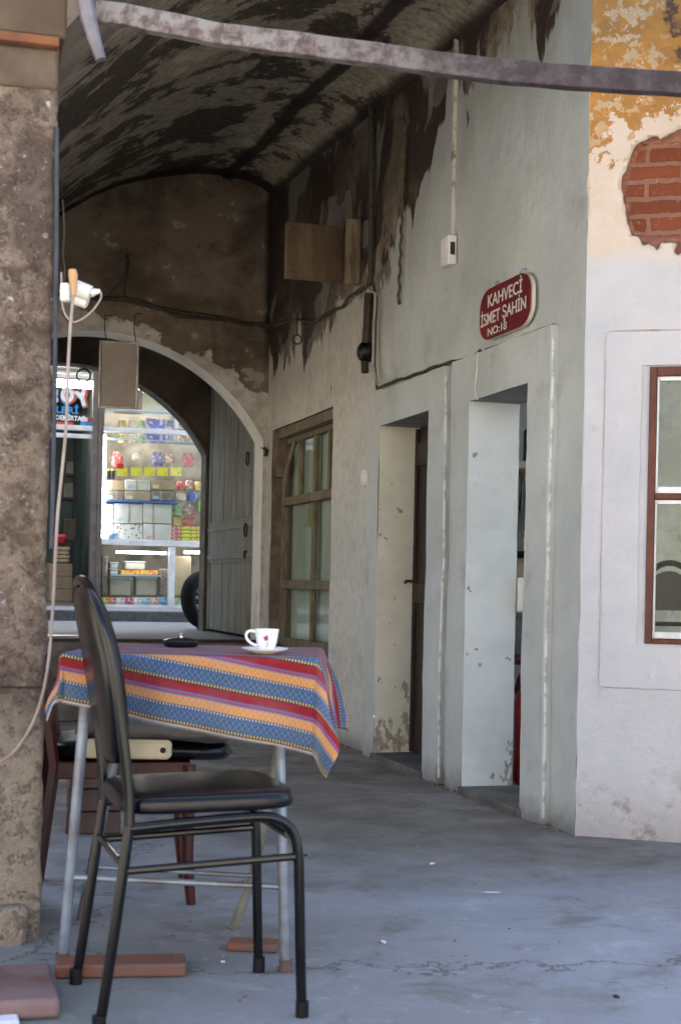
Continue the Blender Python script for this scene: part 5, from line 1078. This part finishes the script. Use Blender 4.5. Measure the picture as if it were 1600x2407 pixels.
# red wooden chair behind the table
rc = thing('wooden_chair', 'dark red wooden chair with black seat behind the table', 'chair', (-.62, 4.3, 0))
def rcp(f, l, z): return Vector((-.90, 4.08, z))+Vector((.985, .17, 0))*f+Vector((-.17, .985, 0))*l
def rleg(f, l, z0=.0, f2=None, top=.41, r=.019): return MB().tube([rcp(f2 if f2 is not None else f, l, 0), rcp(f, l, .15), rcp(f, l, top)], [r*.75, r, r*1.15], 8)
lg = G(420, 2140); 
rf = (lg-rcp(0, 0, 0)).length
for l0 in (0, .38): part('leg', rleg(.475, l0, f2=.49), REDW, rc); part('leg', MB().tube([rcp(.03, l0, 0), rcp(.08, l0, .41), rcp(.05, l0, .62), rcp(-.02, l0, .87)], .026, 8), REDW, rc)
part('seat_frame', MB().box(rcp(.27, .19, .395), (.42, .40, .05), math.atan2(.17, .985)), REDW, rc, bevel=.004)
sm = MB(); nn = 36
for (s__, z) in ((0, .42), (.96, .42), (1.02, .438), (1.0, .46), (.9, .47), (0, .476)):
    for k in range(nn):
        a = 2*math.pi*k/nn; x = math.copysign(abs(math.cos(a))**.5, math.cos(a)); y = math.copysign(abs(math.sin(a))**.5, math.sin(a)); sm.v.append(rcp(.33+x*.28*s__, .19+y*.205*s__, z+.012-.014*abs(x)*s__))
for i in range(5):
    for k in range(nn): sm.f.append((i*nn+k, i*nn+(k+1) % nn, (i+1)*nn+(k+1) % nn, (i+1)*nn+k)); sm.uv.append(None)
part('seat', sm, VINYL, rc, smooth=60)
part('backrest', MB().tube([rcp(-.02, -.01, .87), rcp(-.035, .19, .885), rcp(-.02, .39, .87)], .028, 10), BLK, rc); part('back_slat', MB().box(rcp(.02, .19, .70), (.02, .36, .08), .17), REDW, rc, bevel=.004)
# grey cushion and cream panel leaning on the chair
gm = MB(); nn = 36; g0 = P(420, 1712, 4.14)
for (s__, z) in ((0, -.012), (.9, -.012), (1.0, .0), (.97, .018), (.8, .032), (.4, .038), (0, .04)):
    for k in range(nn):
        a = 2*math.pi*k/nn; x = math.copysign(abs(math.cos(a))**.6, math.cos(a)); y = math.copysign(abs(math.sin(a))**.6, math.sin(a)); gm.v.append(Vector((-.54+x*.235*s__, 4.24+y*.17*s__, .506+z*1.25-.018*(x*s__)**4+x*-.004+noise.noise(Vector((x*4*s__, y*4*s__, z*30)))*.007)))
for i in range(6):
    for k in range(nn): gm.f.append((i*nn+k, i*nn+(k+1) % nn, (i+1)*nn+(k+1) % nn, (i+1)*nn+k)); gm.uv.append(None)
solo('seat_cushion', gm, GREYC, 'flattened grey cushion lying on the black seat behind the table', 'cushion', smooth=60)
cpn = thing('cream_tray', 'cream plastic tray with a round hole lying edge on under the grey cushion', 'tray', P(330, 1780, 4.02))
p0, p1 = P(295, 1784, 4.03), P(402, 1742, 4.03)
oo = []; hw_, hh_ = (p1.x-p0.x+.12)/2, (p1.z-p0.z)/2*1.0; cx_, cz_ = p1.x-hw_, (p0.z+p1.z)/2; CPF = Fr((cx_, 4.03), (1, .02), (.02, -1))
part('body', MB().prism(stadium(CPF, 0, cz_, hw_, hh_, 0, .5), (0, .03, 0)), CREAMP, cpn, bevel=.004)
part('inner_panel', MB().prism(stadium(CPF, -.003, cz_, hw_-.012, hh_-.010, .0025, .5), (0, .0015, 0)), simple('cream_plastic_light', (.66, .60, .45), None, 5, .4), cpn)
part('hole', MB().lathe(CPF.pt(hw_-.022, cz_, .0015), [(0, 0), (.0085, 0), (.0085, .0025), (0, .0025)], 16, axis=CPF.n), BLKP, cpn)
# terracotta pieces, floor items
def slab(name, u0, v0, u1, v1, dep, h, m, label, cat='brick', rz=0.0, z=0.0, bevel=.006):
    a, b = G(u0, v0, z), G(u1, v1, z); L_ = (b-a).length; ang = math.atan2(b.y-a.y, b.x-a.x); c = (a+b)/2+Vector((-math.sin(ang), math.cos(ang), 0))*dep/2
    mbx = MB().box((c.x, c.y, z+h/2), (L_, dep, h), ang); return solo(name, mbx.jit(.002, 9), m, label, cat, bevel=bevel)
slab('terracotta_brick', 128, 2302, 438, 2296, .10, .032, TERRA, 'long terracotta brick lying under the black chair')
slab('terracotta_brick', 532, 2236, 652, 2242, .07, .022, TERRA, 'small terracotta brick lying by the right table leg')
slab('red_stone_block', -60, 2408, 141, 2396, .30, .045, TERRA2, 'dusty red stone slab at the foot of the pillar', 'slab', bevel=.012)
slab('white_tile', -20, 2425, 46, 2420, .05, .020, PAPER, 'small white tile piece at the lower left corner', 'tile')
# brick stack behind the table at left
k = 0
for (u, v, z, lab) in ((170, 1960, 0, 'lowest brick of the small stack behind the left table leg'), (170, 1960, .085, 'middle brick of the small stack behind the left table leg'), (172, 1960, .17, 'topmost brick of the small stack behind the left table leg')):
    p = G(u, v, 0); solo('stacked_brick', MB().box((p.x+.07, p.y+.05, z+.04), (.20, .10, .08), .15+z).jit(.002, 9), TERRAD, lab, 'brick', 'bricks stacked behind the table', bevel=.006)
p = G(1155, 2098, .003); solo('paper_scrap', MB().prism([p+Vector((-.026, -.008, 0)), p+Vector((.02, -.014, .001)), p+Vector((.029, .004, .001)), p+Vector((-.016, .010, 0))], (0, 0, .001)), PAPER, 'scrap of white paper lying on the open floor', 'paper')
for (u, v, r, lab, m) in ((524, 2262, .004, 'tiny white pebble near the right table leg', PAPER), (1447, 2345, .006, 'dark chip of debris on the floor at lower right', RUST), (713, 2367, .004, 'pale crumb beside the front foot of the black chair', PAPER), (718, 2012, .006, 'dark fleck on the floor right of the table', RUST), (575, 2345, .004, 'brown crumb between the chair legs', TERRA)):
    p = G(u, v, 0); solo('floor_debris', MB().box((p.x, p.y, r*.5), (r*2.6, r*1.6, r), u).jit(.001, 90), m, lab, 'debris')
# sockets, plug and cable on the pillar
sp0 = P(160, 690, 3.70); sk = thing('double_socket', 'white double socket block on the edge of the stone pillar', 'socket', sp0-Vector((0, 0, .05)))
pp = lambda u, v, y=3.68: P(u, v, y)
part('base', MB().box(pp(155, 688), (.026, .03, .048)), SOCK, sk, bevel=.006)
part('upper_adapter', MB().tube([pp(176, 676), pp(214, 690)], [.0215, .020], 16), SOCK, sk, bevel=.003); part('lower_adapter', MB().tube([pp(178, 700, 3.70), pp(206, 712, 3.70)], [.0185, .0165], 16), SOCK, sk, bevel=.003)
part('plug_tip', MB().tube([pp(214, 689), pp(223, 686), pp(236, 684)], [.0115, .009, .005], 12), SOCK, sk)
solo('white_flex', MB().tube(smoothp([pp(236, 684), pp(238, 700), pp(218, 730), pp(190, 752), pp(170, 756), pp(152, 735), pp(146, 700), pp(145, 640)]), .0026, 8), CABLE, 'thin white flex looping below the socket block', 'cable')
cab = smoothp([pp(173, 660, 3.64), pp(172, 700, 3.64), pp(165, 780, 3.63), pp(160, 880, 3.62), pp(156, 1000, 3.62), pp(147, 1100, 3.61), pp(137, 1200, 3.60), pp(131, 1300, 3.60), pp(126, 1400, 3.6), pp(120, 1500, 3.6), pp(108, 1600, 3.58), pp(82, 1690, 3.56), pp(40, 1760, 3.55), pp(-10, 1800, 3.54), pp(-80, 1850, 3.54)], 6)
cw = thing('power_cable', 'beige power cable with tan plug hanging down in front of the pillar', 'cable', cab[0])
part('cord', MB().tube(cab, .0042, 8), CABLE, cw)
part('plug', MB().tube([pp(171, 634, 3.645), pp(172, 645, 3.645), pp(173, 660, 3.643), pp(174, 680, 3.64), pp(173, 694, 3.64)], [.010, .0125, .011, .0075, .0065], 14), TANP, cw, smooth=60)

# ================================================================ COURTYARD BEHIND THE VIEWER
cy = thing('courtyard_building', 'sunlit cream plaster building across the courtyard, behind the viewer', 'building', (0, -9.5, 0))
part('facade', MB().box((0, -9.3, 3.0), (22, .6, 6.0)), CREX, cy)
part('plinth', MB().box((0, -8.96, .25), (22, .08, .5)), DARKST, cy)
mb = MB()
for k in range(5): mb.box((-8+4*k, -8.98, 2.0), (1.1, .06, 1.5))
part('shutter', mb, GWOOD, cy)
part('side_wing', MB().box((-9, -2.5, 2), (.6, 22, 4)), CREX, cy)
solo('bounce_paving', MB().fbox(Fr((0, 1.2), (-1, 0), (0, -1)), -11, 9, -.02, .006, 0, 10.1), simple('pale_bounce_paving', (.50, .47, .42), (.42, .39, .35), 1.2, .85, .3), kind='structure')  # unseen ground made pale to bounce sunlight into the vault
# chair added behind the right window for the dark shape reflected in its pane
rcz = P(1565, 1500, 6.3); rch = thing('reflection_chair', 'added dark high backed chair standing in for the rounded shape reflected in the right window', 'chair', Vector((rcz.x, rcz.y, .02)))
cx9, cy9 = rcz.x+.01, 6.3
hoop = [Vector((cx9-.11, cy9, .03)), Vector((cx9-.11, cy9, .6)), Vector((cx9-.11, cy9, .93))]+[Vector((cx9+.0-.11*math.cos(R_(a)), cy9, .95+.12*math.sin(R_(a)))) for a in range(15, 180, 15)]+[Vector((cx9+.11, cy9, .93)), Vector((cx9+.11, cy9, .6)), Vector((cx9+.11, cy9, .03))]
part('back_frame', MB().tube(smoothp(hoop, 3), .014, 10), BLK, rch)
pdm = [Vector((cx9-.098*math.cos(R_(a)), cy9+.01, .93+.105*math.sin(R_(a)))) for a in range(0, 181, 15)]+[Vector((cx9+.098, cy9+.01, .86)), Vector((cx9-.098, cy9+.01, .86))]
part('backrest', MB().prism(pdm, (0, .02, 0)), simple('dark_green_pad', (.006, .010, .009), (.004, .007, .006), 8, .4), rch)
part('back_slat', MB().box((cx9, cy9+.01, .80), (.20, .015, .02)).box((cx9, cy9+.01, .70), (.20, .015, .02)), BLK, rch)
part('seat', MB().box((cx9, cy9-.2, .46), (.36, .38, .04)), VINYL, rch, bevel=.015)
for dx9 in (-.15, .15): part('leg', MB().tube([Vector((cx9+dx9, cy9-.36, .02)), Vector((cx9+dx9, cy9-.36, .45))], .012, 8), BLK, rch)
solo('side_bounce_paving', MB().fbox(Fr((-3.2, 0), (-1, 0), (0, -1)), 0, 9, -.02, .007, -10, -1.201), simple('pale_side_bounce', (.55, .51, .45), (.46, .43, .38), 1.2, .85, .3), kind='structure')  # unseen pale ground added on the left to bounce more light inside
# grit scattered over the floor
mb = MB()
for k in range(420):
    f = random.random()
    if f < .5: t = random.uniform(0, 4.5); p = A.pt(t, 0, random.uniform(.02, .02+.5*random.random()**2))
    else: p = Vector((random.uniform(-1.2, 2.2), random.uniform(2.7, 7.5), 0))
    r = random.uniform(.0015, .0045); mb.box((p.x, p.y, r*.4), (r*2, r*1.5, r), random.uniform(0, 3))
tag(solo('grit', mb, simple('pale_grit', (.30, .28, .25), (.10, .09, .08), 3, .9), kind='stuff'), 'fine grit and crumbs scattered over the concrete floor', 'grit')
for k, (u, v, lab) in enumerate(((1010, 2030, 'cigarette end on the floor left of the paper scrap'), (905, 2215, 'cigarette end on the open floor in front of the table'))):
    p = G(u, v, .005); q = p+Vector((.022*math.cos(k*1.9+.4), .022*math.sin(k*1.9+.4), 0)); t = thing('cigarette_end', lab, 'cigarette end', p-Vector((0, 0, .004)))
    part('paper', MB().tube([p, p.lerp(q, .6)], .0038, 8), PAPER, t); part('filter', MB().tube([p.lerp(q, .6), q], .0039, 8), simple('tan_filter', (.45, .25, .1)), t)
